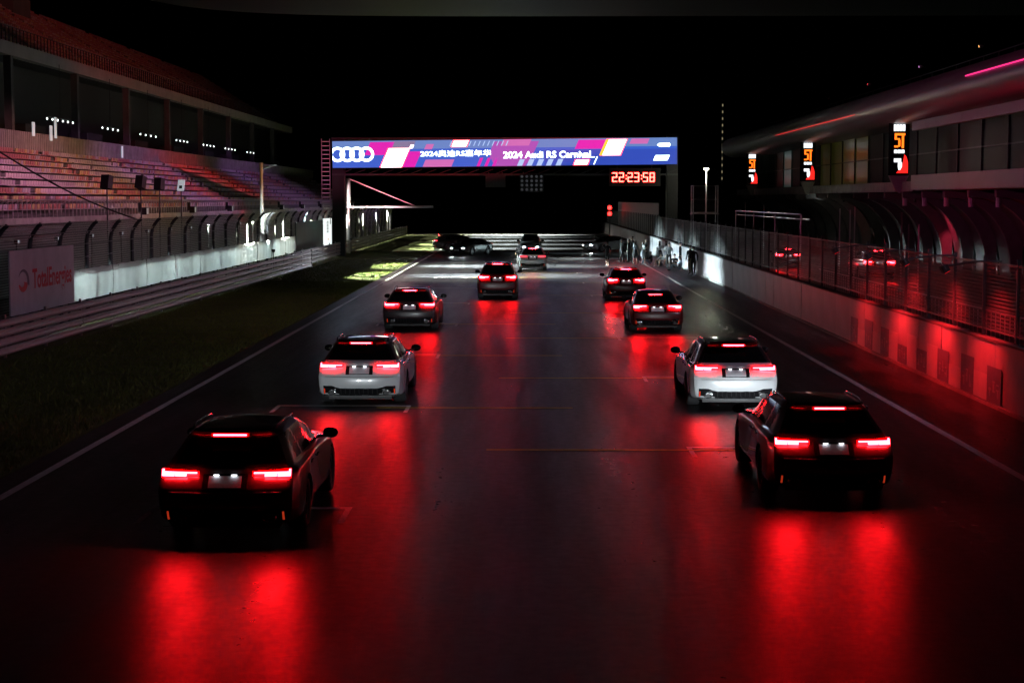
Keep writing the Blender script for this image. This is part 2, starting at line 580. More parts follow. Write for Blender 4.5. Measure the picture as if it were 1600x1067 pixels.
# sponsor board (red lettering on a pale sheet)
mat('board_pale', (.62, .56, .60), .6, noise=(1.4, .14))
mat('print_red', (.62, .02, .05), .55, noise=(6, .2))
mat('print_grey', (.14, .11, .15), .55)
def text_mesh(name, body, size, m, depth=.004, bold=0):
    cu = bpy.data.curves.new(name, 'FONT')
    cu.body = body; cu.size = size; cu.extrude = depth
    cu.align_x = 'CENTER'; cu.align_y = 'CENTER'
    cu.resolution_u = 3
    cu.offset = size * bold
    tmp = bpy.data.objects.new('tmp_text', cu)
    C.objects.link(tmp)
    dg = bpy.context.evaluated_depsgraph_get()
    dg.update()
    me = bpy.data.meshes.new_from_object(tmp.evaluated_get(dg))
    me.name = name
    bpy.data.objects.remove(tmp)
    me.materials.clear()
    me.materials.append(MATS[m])
    return me
sb = thing('sponsor_board', 'large pale board with red lettering and red swirl logo', 'sign', (HX + .1, 53.9, 0))
obj('board', MB().box(-.05, 0, 0, 7.6, .8, 2.93), 'board_pale', sb)
for yy in (.4, 3.8, 7.2):
    obj('post', MB().box(-.14, -.053, yy - .04, yy + .04, 0, 2.9), 'steel_dark', sb)
tm = text_mesh('lettering', 'TotalEnergies', .92, 'print_red', .003, .02)
w_ = max(v.co.x for v in tm.vertices) - min(v.co.x for v in tm.vertices)
o = link('lettering', tm, sb)
sc_ = 4.8 / w_
# text x -> +Y would read mirrored from +X side; seen from +X looking -X, +Y runs to the right
o.matrix_local = Matrix(((0, 0, 1, .004), (sc_, 0, 0, 4.85), (0, 1, 0, 1.88), (0, 0, 0, 1)))
def swirl(a0, a1, r0, r1, w0, w1, m, nm):
    n = 20; vs = []
    for i in range(n + 1):
        u = i / n; a = R(a0 + (a1 - a0) * u); r = r0 + (r1 - r0) * u; w = w0 + (w1 - w0) * u
        for rr in (r - w, r + w):
            vs.append((.006, 1.35 + rr * 1.5 * math.cos(a), 1.88 + rr * math.sin(a)))
    obj(nm, MB().add(vs, [(2 * i, 2 * i + 2, 2 * i + 3, 2 * i + 1) for i in range(n)]), m, sb)
swirl(200, 350, .30, .22, .04, .15, 'print_red', 'logo_swirl')
swirl(150, -20, .34, .40, .015, .09, 'print_grey', 'logo_arc')

# grey-green screen, lit white panel and dark purple panel farther along the fence
mat('tarp_green', (.22, .30, .29), .35, noise=(.6, .25), bump=(2, .4), transl=(.10, (.2, .32, .30)))
t = thing('screen_panel', 'square grey green tarpaulin panel at the end of the white banner', 'panel', (HX + .06, 120.6, 0))
obj('sheet', MB().box(-.02, 0, 0, 15.8, .75, 2.95), 'tarp_green', t)
obj('frame', MB().box(-.07, -.023, 0, .08, .0, 2.95).box(-.07, -.023, 15.7, 15.8, .0, 2.95).box(-.07, -.023, .083, 15.697, 2.86, 2.95), 'steel_dark', t)
mat('lightbox', (.8, .8, .8), .5, emit=(.86, .95, .93), es=1.15)
t = thing('light_box', 'narrow glowing white panel with a column of black characters', 'sign', (HX + .06, 136.9, 0))
obj('face', MB().box(-.1, 0, 0, 5.4, .78, 3.02), 'lightbox', t)
mbp = MB()
for r in range(4):
    zc = 2.72 - r * .26
    for (a, b, c, d) in ((1.9, 3.3, .07, .09), (1.9, 3.3, -.02, 0), (2.45, 2.75, -.1, .12), (1.9, 2.15, -.1, .02), (3.05, 3.3, -.1, .02)):
        mbp.box(.001, .006, a, b, zc + c, zc + d)
obj('black_characters', mbp, 'black', t)
mat('print_orange', (.8, .25, .03), .5, emit=(1, .3, .03), es=.5)
obj('orange_mark', MB().box(.001, .006, 2.7, 3.3, 1.2, 1.36), 'print_orange', t)
mat('board_purple', (.05, .03, .06), .5, noise=(1.5, .3))
t = thing('dark_board', 'dark purple board with pale print beside the glowing white panel', 'sign', (HX + .06, 142.6, 0))
obj('board', MB().box(-.1, 0, 0, 7.2, .5, 3.1), 'board_purple', t)
obj('pale_print', MB().prism([(1.4, 2.1), (4.4, 2.2), (5.0, 2.9), (3.2, 2.75), (1.9, 2.85)], 'x', .001, .008), 'poster_print', t)
obj('red_print', MB().prism([(2.6, 1.35), (3.3, .95), (4.2, 1.45), (3.3, 1.2)], 'x', .001, .008), 'print_red', t)

# ------------------------------------------------------------------ cars
def pchip(keys, q):
    xs = np.array([k[0] for k in keys], float); ys = np.array([k[1] for k in keys], float)
    if len(xs) == 1: return np.full_like(q, ys[0])
    h = np.diff(xs); dl = np.diff(ys) / h
    d = np.zeros_like(ys)
    d[0], d[-1] = dl[0], dl[-1]
    for i in range(1, len(xs) - 1):
        if dl[i - 1] * dl[i] > 0:
            w1 = 2 * h[i] + h[i - 1]; w2 = h[i] + 2 * h[i - 1]
            d[i] = (w1 + w2) / (w1 / dl[i - 1] + w2 / dl[i])
    q = np.clip(q, xs[0], xs[-1])
    i = np.clip(np.searchsorted(xs, q) - 1, 0, len(xs) - 2)
    t = (q - xs[i]) / h[i]
    return ((1 + 2 * t) * (1 - t) ** 2 * ys[i] + t * (1 - t) ** 2 * h[i] * d[i] + t * t * (3 - 2 * t) * ys[i + 1] + t * t * (t - 1) * h[i] * d[i + 1])
SUB = 6
def crom(P, per=SUB, tens=.38):
    """Catmull-Rom-like refinement of a polyline of 3-vectors"""
    P = np.array(P); n = len(P); out = []
    for i in range(n - 1):
        p0, p1, p2, p3 = P[max(0, i - 1)], P[i], P[i + 1], P[min(n - 1, i + 2)]
        m1, m2 = (p2 - p0) * tens, (p3 - p1) * tens
        L12 = np.linalg.norm(p2 - p1) + 1e-9
        for m in (m1, m2):
            l = np.linalg.norm(m)
            if l > L12 * 1.0: m *= L12 / l
        for s in range(per):
            t = s / per
            out.append((2 * t ** 3 - 3 * t * t + 1) * p1 + (t ** 3 - 2 * t * t + t) * m1 + (-2 * t ** 3 + 3 * t * t) * p2 + (t ** 3 - t * t) * m2)
    out.append(P[-1])
    return np.array(out)

WAGON = dict(
    L=5.0, wy=(1.08, 4.0), wr=.355, zb=.21,
    X=[[(.10, .70), (.4, .80), (4.5, .80), (4.90, .66)],
       [(.04, .85), (.35, .94), (1.1, .95), (2.5, .92), (4.0, .94), (4.5, .90), (4.93, .76)],
       [(-.03, .89), (.35, .965), (1.05, .985), (2.5, .945), (4.0, .975), (4.6, .92), (4.98, .74)],
       [(-.035, .90), (.4, .970), (1.05, .985), (2.5, .940), (4.0, .97), (4.6, .90), (4.97, .71)],
       [(.105, .885), (.45, .945), (1.0, .945), (2.5, .915), (3.9, .93), (4.6, .86), (4.93, .68)],
       [(.15, .82), (.5, .865), (1.2, .87), (2.5, .86), (3.5, .82), (4.5, .76), (4.90, .58)],
       [(.60, .62), (1.0, .66), (2.3, .665), (2.9, .70), (3.5, .74), (4.5, .56), (4.87, .42)],
       [(.56, .54), (1.0, .57), (2.2, .58), (2.8, .625), (3.45, .66), (4.4, .44), (4.85, .30)]],
    Z=[[(.10, .24), (.5, .20), (4.5, .20), (4.9, .23)],
       [(.04, .31), (.5, .28), (4.5, .28), (4.93, .30)],
       [(-.03, .50), (4.98, .48)],
       [(-.035, .71), (1, .70), (4.97, .62)],
       [(.105, .90), (.6, .92), (2.5, .90), (3.9, .86), (4.6, .78), (4.93, .69)],
       [(.15, 1.0), (.6, .99), (2.5, .965), (3.5, .955), (4.4, .88), (4.90, .75)],
       [(.60, 1.355), (1.2, 1.37), (2.1, 1.365), (2.75, 1.25), (3.5, .985), (4.4, .91), (4.87, .79)],
       [(.56, 1.425), (1.2, 1.44), (2.1, 1.425), (2.75, 1.295), (3.5, 1.0), (4.4, .925), (4.85, .805)]],
    ws=(2.32, 3.42), win=[(.82, 1.28), (1.36, 2.24), (2.34, 3.16)], bulge=(.10, .13, .14, .12, .10, .09, .07, .06))
def variant(base, L, zsc, W, rear=None, ws=None, win=None, wr=None, wy=None):
    s = L / base['L']
    d = dict(base); d['L'] = L
    d['X'] = [[(a * s, b * W) for a, b in k] for k in base['X']]
    d['Z'] = [[(a * s, (b if b < .45 else .45 + (b - .45) * zsc)) for a, b in k] for k in base['Z']]
    d['ws'] = ws or tuple(a * s for a in base['ws'])
    d['win'] = win or [(a * s, b * s) for a, b in base['win']]
    d['wr'] = wr or base['wr']; d['wy'] = wy or tuple(a * s for a in base['wy'])
    return d
SUV = variant(WAGON, 4.7, 1.22, .975, wr=.37)
FAST = variant(WAGON, 4.65, .96, .95)
FAST['X'][6] = [(1.15, .57), (1.5, .62), (2.1, .635), (2.7, .66), (3.25, .70), (4.18, .53), (4.53, .40)]
FAST['X'][7] = [(1.22, .50), (1.6, .54), (2.1, .555), (2.6, .60), (3.2, .63), (4.1, .42), (4.51, .29)]
FAST['Z'][6] = [(1.15, 1.28), (1.6, 1.32), (2.05, 1.325), (2.6, 1.21), (3.25, .965), (4.1, .89), (4.53, .775)]
FAST['Z'][7] = [(1.22, 1.325), (1.6, 1.37), (2.05, 1.375), (2.6, 1.25), (3.2, .98), (4.1, .905), (4.51, .79)]
FAST['win'] = [(1.25, 1.5), (1.55, 2.1), (2.2, 2.95)]
HATCH = variant(WAGON, 4.35, 1.02, .95)

class CarShape:
    def __init__(s, S):
        s.S = S
        NT = 120
        tt = np.linspace(0, 1, NT)
        tt = .5 * tt + .5 * (tt - np.sin(2 * np.pi * tt) / (2 * np.pi))  # denser near the ends
        P = np.zeros((NT, 8, 3))
        for i in range(8):
            y0, y1 = S['X'][i][0][0], S['X'][i][-1][0]
            ys = y0 + (y1 - y0) * tt
            P[:, i, 0] = pchip(S['X'][i], ys); P[:, i, 1] = ys; P[:, i, 2] = pchip(S['Z'][i], ys)
        s.G = np.array([crom(P[t]) for t in range(NT)])       # NT x K x 3
        s.ring0, s.ring1 = s.G[0], s.G[-1]
        s.K = s.G.shape[1]
        b = np.array(S['bulge']); s.b = np.interp(np.arange(s.K) / SUB, np.arange(8), b)
    def rear(s, k, v, front=False):
        r = s.ring1 if front else s.ring0
        k0 = int(np.clip(math.floor(k), 0, s.K - 2)); f = k - k0
        p = r[k0] * (1 - f) + r[k0 + 1] * f
        bb = s.b[k0] * (1 - f) + s.b[k0 + 1] * f
        sg = 1.6 if front else -1
        return np.array([p[0] * v, p[1] + sg * bb * (1 - abs(v) ** 2.6), p[2]])
    def at(s, x, z, front=False):
        r = s.ring1 if front else s.ring0
        zs = np.maximum.accumulate(r[:, 2])
        k = float(np.interp(z, zs, np.arange(s.K)))
        xr = float(np.interp(k, np.arange(s.K), r[:, 0]))
        return float(s.rear(k, np.clip(x / xr, -1, 1), front)[1])
    def strip(s, xs, z0, z1, off=.012, front=False, depth=.03, nz=3):
        """closed patch that follows the rear (or front) face, proud by off"""
        f0 = z0 if callable(z0) else (lambda x: z0)
        f1 = z1 if callable(z1) else (lambda x: z1)
        sg = 1 if front else -1
        mb = MB(); vs = []; n = len(xs); m = nz
        for lay in (off, off - depth):
            for x in xs:
                for j in range(m + 1):
                    z = f0(x) + (f1(x) - f0(x)) * j / m
                    vs.append((x, s.at(x, z, front) + sg * lay, z))
        A = lambda i, j, l: l * n * (m + 1) + i * (m + 1) + j
        fs = []
        for i in range(n - 1):
            for j in range(m):
                fs.append((A(i, j, 0), A(i + 1, j, 0), A(i + 1, j + 1, 0), A(i, j + 1, 0)))
            fs.append((A(i, 0, 0), A(i, 0, 1), A(i + 1, 0, 1), A(i + 1, 0, 0)))
            fs.append((A(i, m, 0), A(i + 1, m, 0), A(i + 1, m, 1), A(i, m, 1)))
        for i in (0, n - 1):
            for j in range(m):
                fs.append((A(i, j, 0), A(i, j + 1, 0), A(i, j + 1, 1), A(i, j, 1)))
        return mb.add(vs, fs)

def lin(a, b, n=8):
    return [a + (b - a) * i / (n - 1) for i in range(n)]

PAINTED = ('body', 'mirror_shell')
def build_car(S, light_style, fronton=False):
    """car prototype: origin on the ground under the rear bumper, nose towards +Y"""
    sh = CarShape(S)
    root = bpy.data.objects.new('car_prototype', None)
    C.objects.link(root)
    G, K = sh.G, sh.K
    NT = G.shape[0]
    parts = {k: MB() for k in ('body', 'roof', 'rear_window', 'windscreen', 'wheel_well')}
    wins = {}
    G = G.copy()
    inside = np.zeros((NT, K), bool)
    Rw = S['wr'] + .055
    for wy in S['wy']:
        d = np.hypot(G[:, :, 1] - wy, G[:, :, 2] - S['wr'])
        low = np.arange(K)[None, :] <= 4 * SUB
        snap = (np.abs(d - Rw) < .024) & low & (G[:, :, 2] > .16)
        f = np.where(snap, Rw / np.maximum(d, 1e-6), 1)
        G[:, :, 1] = wy + (G[:, :, 1] - wy) * f
        G[:, :, 2] = S['wr'] + (G[:, :, 2] - S['wr']) * f
        inside |= (d < Rw - .023) & low
    x_in = np.where(inside, np.minimum(G[:, :, 0], .60), G[:, :, 0])
    for sx in (1, -1):
        for t in range(NT - 1):
            for k in range(K - 1):
                idx = ((t, k), (t + 1, k), (t + 1, k + 1), (t, k + 1))
                q = [(sx * x_in[a], G[a][1], G[a][2]) for a in idx]
                if sx > 0: pass
                else: q = q[::-1]
                tgt = 'body'
                if any(inside[a] for a in idx):
                    tgt = 'wheel_well'
                elif 5 * SUB + 1 <= k < 6 * SUB:
                    yc = .5 * (G[t, k, 1] + G[t + 1, k, 1])
                    for wi, (a, b) in enumerate(S['win']):
                        if a < yc < b: tgt = ('side_window', sx, wi)
                if tgt == 'body' and k >= 5 * SUB + 1 and .5 * (G[t, k, 1] + G[t + 1, k, 1]) < S['ws'][1] - .08:
                    tgt = 'roof'
                if isinstance(tgt, tuple):
                    mb = wins.setdefault(tgt, MB())
                else:
                    mb = parts[tgt]
                mb.add(q, [(0, 1, 2, 3)])
    NV = 20
    vv = np.linspace(-1, 1, NV + 1)
    def top(t, v):
        p = G[t, K - 1]
        return (p[0] * v, p[1], p[2] + .035 * (1 - v * v))
    for t in range(NT - 1):
        yc = .5 * (G[t, K - 1, 1] + G[t + 1, K - 1, 1])
        for j in range(NV):
            tgt = 'windscreen' if S['ws'][0] < yc < S['ws'][1] and 0 < j < NV - 1 else 'roof' if yc < S['ws'][1] else 'body'
            parts[tgt].add([top(t, vv[j]), top(t, vv[j + 1]), top(t + 1, vv[j + 1]), top(t + 1, vv[j])], [(0, 1, 2, 3)])
    for k in range(K - 1):
        for j in range(NV):
            tgt = 'rear_window' if 5 * SUB + 1 <= k < 6 * SUB and 1 <= j < NV - 1 else 'roof' if k >= 5 * SUB + 1 else 'body'
            parts[tgt].add([sh.rear(kk, v) for kk, v in ((k, vv[j]), (k, vv[j + 1]), (k + 1, vv[j + 1]), (k + 1, vv[j]))], [(0, 1, 2, 3)])
            parts['body'].add([sh.rear(kk, v, True) for kk, v in ((k, vv[j]), (k, vv[j + 1]), (k + 1, vv[j + 1]), (k + 1, vv[j]))], [(0, 3, 2, 1)])
    # crown joins: rear roof edge and bonnet edge to their end faces
    for t, fr in ((0, False), (NT - 1, True)):
        for j in range(NV):
            parts['body' if fr else 'roof'].add([sh.rear(K - 1, vv[j], fr), sh.rear(K - 1, vv[j + 1], fr), top(t, vv[j + 1]), top(t, vv[j])], [(0, 1, 2, 3)])
    def merged(name, mb, m, smooth=True):
        me = bpy.data.meshes.new(name); me.from_pydata(mb.v, [], mb.f)
        bm = bmesh.new(); bm.from_mesh(me)
        bmesh.ops.remove_doubles(bm, verts=bm.verts, dist=.0008)
        bmesh.ops.recalc_face_normals(bm, faces=bm.faces)
        for f in bm.faces: f.smooth = smooth
        bm.to_mesh(me); bm.free()
        me.materials.append(MATS[m]); 
        return link(name, me, root)
    mat('paint_default', (.01, .01, .012), .25, coat=1)
    body = merged('body', parts['body'], 'paint_default')
    merged('roof', parts['roof'], 'roof_black')
    merged('wheel_well', parts['wheel_well'], 'black', False)
    merged('rear_window', parts['rear_window'], 'car_glass')
    merged('windscreen', parts['windscreen'], 'car_glass')
    for kx in sorted(wins):
        merged('side_window', wins[kx], 'car_glass')
    obj('underbody', MB().box(-.70, .70, .16, S['L'] - .2, .17, .30), 'black', root)
    # wheels
    Rr = S['wr']
    tyre = MB().lathe([(Rr - .11, -.125), (Rr - .03, -.135), (Rr - .006, -.11), (Rr, -.06), (Rr, .06), (Rr - .006, .11), (Rr - .03, .135), (Rr - .11, .125), (Rr - .12, .06), (Rr - .12, -.06), (Rr - .11, -.125)], 'x', 28).mesh('tyre', 'rubber', True)
    rim = MB().lathe([(Rr - .115, -.11), (Rr - .105, .105), (Rr - .14, .10), (Rr - .15, -.1), (Rr - .115, -.11)], 'x', 28)
    for i in range(10):
        a = i * 2 * math.pi / 10
        q = Matrix.Rotation(a, 3, 'X')
        rim.box(.05, .09, -.018, .018, .03, Rr - .135, rot=q)
    rim.lathe([(0, .10), (.05, .10), (.06, .05), (.06, -.05), (0, -.05)], 'x', 14)
    rim_l = rim.mesh('rim', 'alloy')
    for wy in S['wy']:
        for sx in (1, -1):
            w = bpy.data.objects.new('wheel', tyre); C.objects.link(w); w.parent = root
            w.location = (sx * .825 * S['X'][2][2][1] / .985, wy, Rr)
            if sx < 0: w.rotation_euler = (0, 0, math.pi)
            w.name = 'wheel'
            link('rim', rim_l, w)
    Zs = lambda z: z if z < .45 else .45 + (z - .45) * (S['Z'][5][0][1] - .45) / .55
    hatch_top = S['Z'][6][0][1]
    # mirrors
    mz = S['Z'][5][3][1] if len(S['Z'][5]) > 3 else 1.0
    my = S['ws'][1] - .30
    for sx in (1, -1):
        mb = MB(); vs = []; n = 12
        for i, (f, r) in enumerate(((0, .02), (.02, .066), (.08, .085), (.15, .08), (.20, .06), (.225, .02))):
            for j in range(n):
                a = 2 * math.pi * j / n
                vs.append((sx * (.93 * S['X'][2][2][1] / .985 + f), my + .6 * r * math.cos(a), mz + .10 + .95 * r * math.sin(a)))
        fs = [(i * n + j, i * n + (j + 1) % n, (i + 1) * n + (j + 1) % n, (i + 1) * n + j) for i in range(5) for j in range(n)]
        mb.add(vs, fs)
        m_ = obj('mirror_shell', mb, 'black_gloss', root, True)
        xw = S['X'][2][2][1] / .985
        obj('mirror_arm', MB().tube([(sx * .82 * xw, my, mz + .03), (sx * .97 * xw, my, mz + .06)], .022, 6), 'black', m_)
    # door seams and handles
    xb = S['X'][3][2][1]
    for sx in (1, -1):
        for (a, b) in ((S['wy'][0] + .62, 0), (S['ws'][0] + .1, 0)):
            t_i = int(np.argmin(np.abs(G[:, 3 * SUB, 1] - a)))
            obj('door_handle', MB().box(sx * (G[t_i, 4 * SUB - 1, 0] + .012) - .015, sx * (G[t_i, 4 * SUB - 1, 0] + .012) + .015, a - .1, a + .1, G[t_i, 4 * SUB - 2, 2] - .015, G[t_i, 4 * SUB - 2, 2] + .015), 'black_gloss', root)
    # roof rails
    if S is WAGON or S is SUV:
        for sx in (1, -1):
            pts = []
            for t in range(0, NT):
                p = G[t, K - 1]
                if S['X'][7][0][0] + .25 < p[1] < S['ws'][0] - .05: pts.append((sx * (p[0] + .015), p[1], p[2] + .045))
            pts = pts[::4]
            pts = [(pts[0][0], pts[0][1] - .08, pts[0][2] - .045)] + pts + [(pts[-1][0], pts[-1][1] + .08, pts[-1][2] - .05)]
            obj('roof_rail', MB().tube(pts, .014, 6), 'black_gloss', root, True)
    # rear spoiler lip and high brake lamp
    zt = S['Z'][7][0][1]
    xt = S['X'][7][0][1]
    xs = lin(-xt * .96, xt * .96, 15)
    yl = S['X'][7][0][0] - sh.b[-1]
    if S is not FAST:
        mb = MB(); vs = []
        for x in xs:
            dy = .09 * (abs(x) / xt) ** 2.5
            vs += [(x, yl - .13 + dy, zt + .005), (x, yl - .13 + dy, zt + .022), (x, yl + .12, zt + .04), (x, yl + .12, zt - .0)]
        n = len(xs)
        fs = [(4 * i + a, 4 * i + 4 + a, 4 * i + 4 + (a + 1) % 4, 4 * i + (a + 1) % 4) for i in range(n - 1) for a in range(4)] + [(0, 1, 2, 3), (4 * n - 1, 4 * n - 2, 4 * n - 3, 4 * n - 4)]
        mb.add(vs, fs)
        obj('roof_spoiler', mb, 'black_gloss', root)
        by, bz = yl - .125, zt - .022
    else:
        by, bz = S['X'][6][0][0] - sh.b[6 * SUB] - .05, S['Z'][6][0][1] - .015
    hl = obj('high_brake_lamp', MB().box(-.26, .26, by, by + .05, bz - .022, bz + .022), 'tail_lens', root)
    obj('led_bar', MB().box(-.228, .228, by - .004, by - .001, bz - .012, bz + .010), 'tail_led', hl)
    obj('glow_shield', MB().box(-.28, .28, by - .03, by + .05, bz - .031, bz - .0225), 'black', hl)  # lip added to block the brake glow from mirroring in the rear glass
    # tail lamps
    zl = S['Z'][4][0][1] + (.03 if S is not SUV else .02)
    xw = S['X'][4][0][1] / .885
    for sx in (1, -1):
        X = lambda a, b, n=8: [sx * x * xw for x in lin(a, b, n)]
        lens = obj('tail_lamp', sh.strip(X(.36, .872, 10), lambda x: zl - .018 - .050 * (abs(x) / .87) ** 1.5, lambda x: zl + .030 + .028 * (abs(x) / .87) ** 2, .010), 'tail_lens', root)
        def led(x0, x1, z0, z1, m='tail_led'):
            obj('led_element', sh.strip(X(x0, x1, 5), zl + z0, zl + z1, .055, depth=.047, nz=1), m, lens)
        if light_style == 'bar':          # two blocks, thin inner bar, upright tick at the outer end
            led(.385, .86, .004, .018); led(.53, .685, -.034, .003); led(.70, .85, -.036, .003); led(.845, .868, -.036, .05)
        elif light_style == 'block':      # tapering inwards
            led(.40, .86, .0, .022); led(.66, .86, -.055, -.001); led(.56, .655, -.02, -.001)
        elif light_style == 'wedge':
            led(.42, .86, -.01, .03); led(.60, .86, -.045, -.011); led(.72, .86, .031, .05)
        else:                             # dim running lights
            led(.40, .86, -.03, .02, 'tail_dim')
    # number plate in its recess
    zp = zl - .10
    rec = obj('plate_recess', sh.strip(lin(-.30, .30, 6), zp - .085, zp + .095, .004, depth=.02), 'black_gloss', root)
    obj('number_plate', sh.strip(lin(-.22, .22, 4), zp - .07, zp + .07, .012, depth=.006), 'plate', rec)
    for sx in (-1, 1):
        yy = sh.at(.1, zp + .085) - .045
        obj('plate_lamp', MB().box(sx * .12 - .035, sx * .12 + .035, yy, yy + .02, zp + .082, zp + .088), 'plate_lamp', rec)
    # tailgate crease glint, lower black diffuser, exhausts, reflectors
    xo = S['X'][2][0][1]
    obj('crease_glint', sh.strip(lin(-.76 * xo / .89, .76 * xo / .89, 14), Zs(.690), Zs(.703), .022), 'alloy', root)  # bright alloy strip added to catch the red lamp light along the crease
    dif = obj('diffuser', sh.strip(lin(-.80 * xo / .89, .80 * xo / .89, 17), lambda x: .27, lambda x: .44 + .055 * min(1, max(0, (abs(x) - .45) / .14)), .008), 'black_gloss', root)
    for i in range(-4, 5):
        obj('diffuser_fin', sh.strip([i * .1 - .006, i * .1 + .006], .28, .42, .035, depth=.04), 'black', dif)
    obj('lower_lip', sh.strip(lin(-.70, .70, 15), .262, .282, .03), 'alloy', dif)
    for sx in (-1, 1):
        yy = sh.at(.60, .36)
        ex = MB().lathe([(.062, -.05), (.075, -.05), (.075, .14), (.062, .14), (.062, -.05)], 'y', 20)
        ex.v = [(x * 1.25, y, z * .75) for x, y, z in ex.v]
        e = obj('exhaust', ex, 'chrome', root, True, loc=(sx * .60, yy - .03, .352))
        obj('exhaust_bore', MB().lathe([(0, -.0), (.06, -.0)], 'y', 16), 'black', e)
        obj('reflector', sh.strip([sx * .765 * xo / .89, sx * .79 * xo / .89], .31, .43, .014), 'reflector', root)
    # front end
    xf = S['X'][4][-1][1]
    zf = S['Z'][4][-1][1]
    gr = obj('grille', sh.strip(lin(-.40, .40, 9), lambda x: .34 + .12 * max(0, (abs(x) - .3) / .1), lambda x: Zs(.67), .010, True), 'black_gloss', root)
    obj('grille_surround', sh.strip(lin(-.42, .42, 9), Zs(.672), Zs(.69), .016, True), 'alloy', gr)
    obj('number_plate', sh.strip(lin(-.22, .22, 4), .40, .53, .03, True, depth=.012), 'plate', gr)
    for sx in (-1, 1):
        hl = obj('headlamp', sh.strip([sx * x for x in lin(.40, xf * .99, 8)], Zs(.60), lambda x: Zs(.67) + .015 * abs(x), .012, True), 'head_lens' if fronton else 'black_gloss', root)
        if fronton:
            obj('beam_element', sh.strip([sx * x for x in lin(.46, xf * .93, 4)], Zs(.628), Zs(.650), .018, True, depth=.004), 'head_led', hl)
        obj('side_intake', sh.strip([sx * x for x in lin(.45, xf * .98, 6)], .33, .47, .009, True), 'black', root)
    return root

protos = {}
def proto(kind, style, front):
    key = (kind, style, front)
    if key not in protos:
        protos[key] = build_car({'wagon': WAGON, 'suv': SUV, 'fast': FAST, 'hatch': HATCH}[kind], style, front)
    return protos[key]
PAINT = {
    'black': mat('paint_black', (.022, .020, .021), .30, coat=1.0, spec=.5),
    'white': mat('paint_white', (.50, .52, .53), .26, coat=1.0),
    'grey': mat('paint_grey', (.03, .02, .022), .36, .1, coat=.6),
    'red': mat('paint_dark_red', (.16, .012, .014), .25, coat=1.0),
    'silver': mat('paint_silver', (.46, .48, .48), .36, .3, coat=1.0),
    'dark_glow': mat('paint_dark_glow', (.085, .005, .007), .38, .0, coat=.6),  # dark paint with the tail lamps' red glow put into the colour
}
used = set()
def place_car(kind, style, front, paint, loc, rotz, label, name, group, beam=0, head_w=0, scale=1):
    p = proto(kind, style, front)
    key = (kind, style, front)
    root = copy_tree(p) if key in used else p
    used.add(key)
    root.name = name
    root.location = loc; root.rotation_euler = (0, 0, rotz); root.scale = (scale,) * 3
    tag(root, label, 'car', group)
    for ch in root.children:
        if ch.name.split('.')[0] == 'body':
            ch.material_slots[0].link = 'OBJECT'
            ch.material_slots[0].material = PAINT[paint]
    if beam:
        L_ = {'wagon': 5.0, 'suv': 4.7, 'fast': 4.65, 'hatch': 4.35}[kind]
        for sx in (-.62, .62):
            spot(root, (sx, L_ + .25, .66), (sx * 1.05, L_ + 10, .30), beam, (.88, .95, 1), 12, .7, .06).scale = (3.0, .8, 1)
    return root
GRP = 'cars lined up on the starting grid'
G2 = 'cars standing beyond the start gantry'
CAR_Y = [0]
place_car('wagon', 'bar', False, 'black', (-4.09, 22.1, 0), 0, 'nearest black estate car with glowing tail lamps, left grid column', 'estate_car', GRP, 620)
place_car('wagon', 'bar', False, 'black', (4.61, 25.1, 0), 0, 'black estate car overlapping the white car ahead of it, right grid column', 'estate_car', GRP, 620)
place_car('wagon', 'bar', False, 'white', (-3.78, 36.7, 0), 0, 'white estate car directly ahead of the nearest black one, left grid column', 'estate_car', GRP, 260)
place_car('wagon', 'bar', False, 'white', (4.49, 36.2, 0), 0, 'white estate car partly hidden by the black estate car, right grid column', 'estate_car', GRP, 260)
place_car('wagon', 'bar', False, 'grey', (-4.23, 58.3, 0), 0, 'dark grey estate car third in the left grid column beside the verge', 'estate_car', GRP, 60)
place_car('fast', 'block', False, 'dark_glow', (4.42, 57.6, 0), 0, 'dark sloping-back saloon third in the right grid column', 'saloon_car', GRP, 60)
place_car('suv', 'wedge', False, 'dark_glow', (-1.5, 77, 0), 0, 'dark tall sport utility car alone near the middle of the track', 'utility_car', GRP, 500)
place_car('hatch', 'wedge', False, 'dark_glow', (4.4, 76, 0), 0, 'small dark hatchback farthest ahead in the right grid column', 'hatchback_car', GRP, 300)
place_car('hatch', 'dim', False, 'silver', (.18, 108, 0), 0, 'silver hatchback with dim red tail lamps in front of a silver utility car', 'hatchback_car', G2)
place_car('suv', 'dim', True, 'silver', (.05, 142.7, 0), math.pi, 'silver utility car facing the camera with white headlamps lit', 'utility_car', G2, 500)
place_car('fast', 'dim', True, 'black', (-3.9, 141.0, 0), R(180 - 26), 'black saloon facing the camera with bright headlamps near the left line', 'saloon_car', G2, 900)
place_car('wagon', 'dim', False, 'black', (-8.6, 150.5, 0), R(-78), 'black estate car parked sideways behind the black saloon with headlamps', 'estate_car', G2)
w13 = place_car('fast', 'dim', True, 'white', (8.7, 148.8, 0), R(180 - 52), 'white saloon with its door open and headlamps lit beside the bystanders', 'saloon_car', G2, 500)
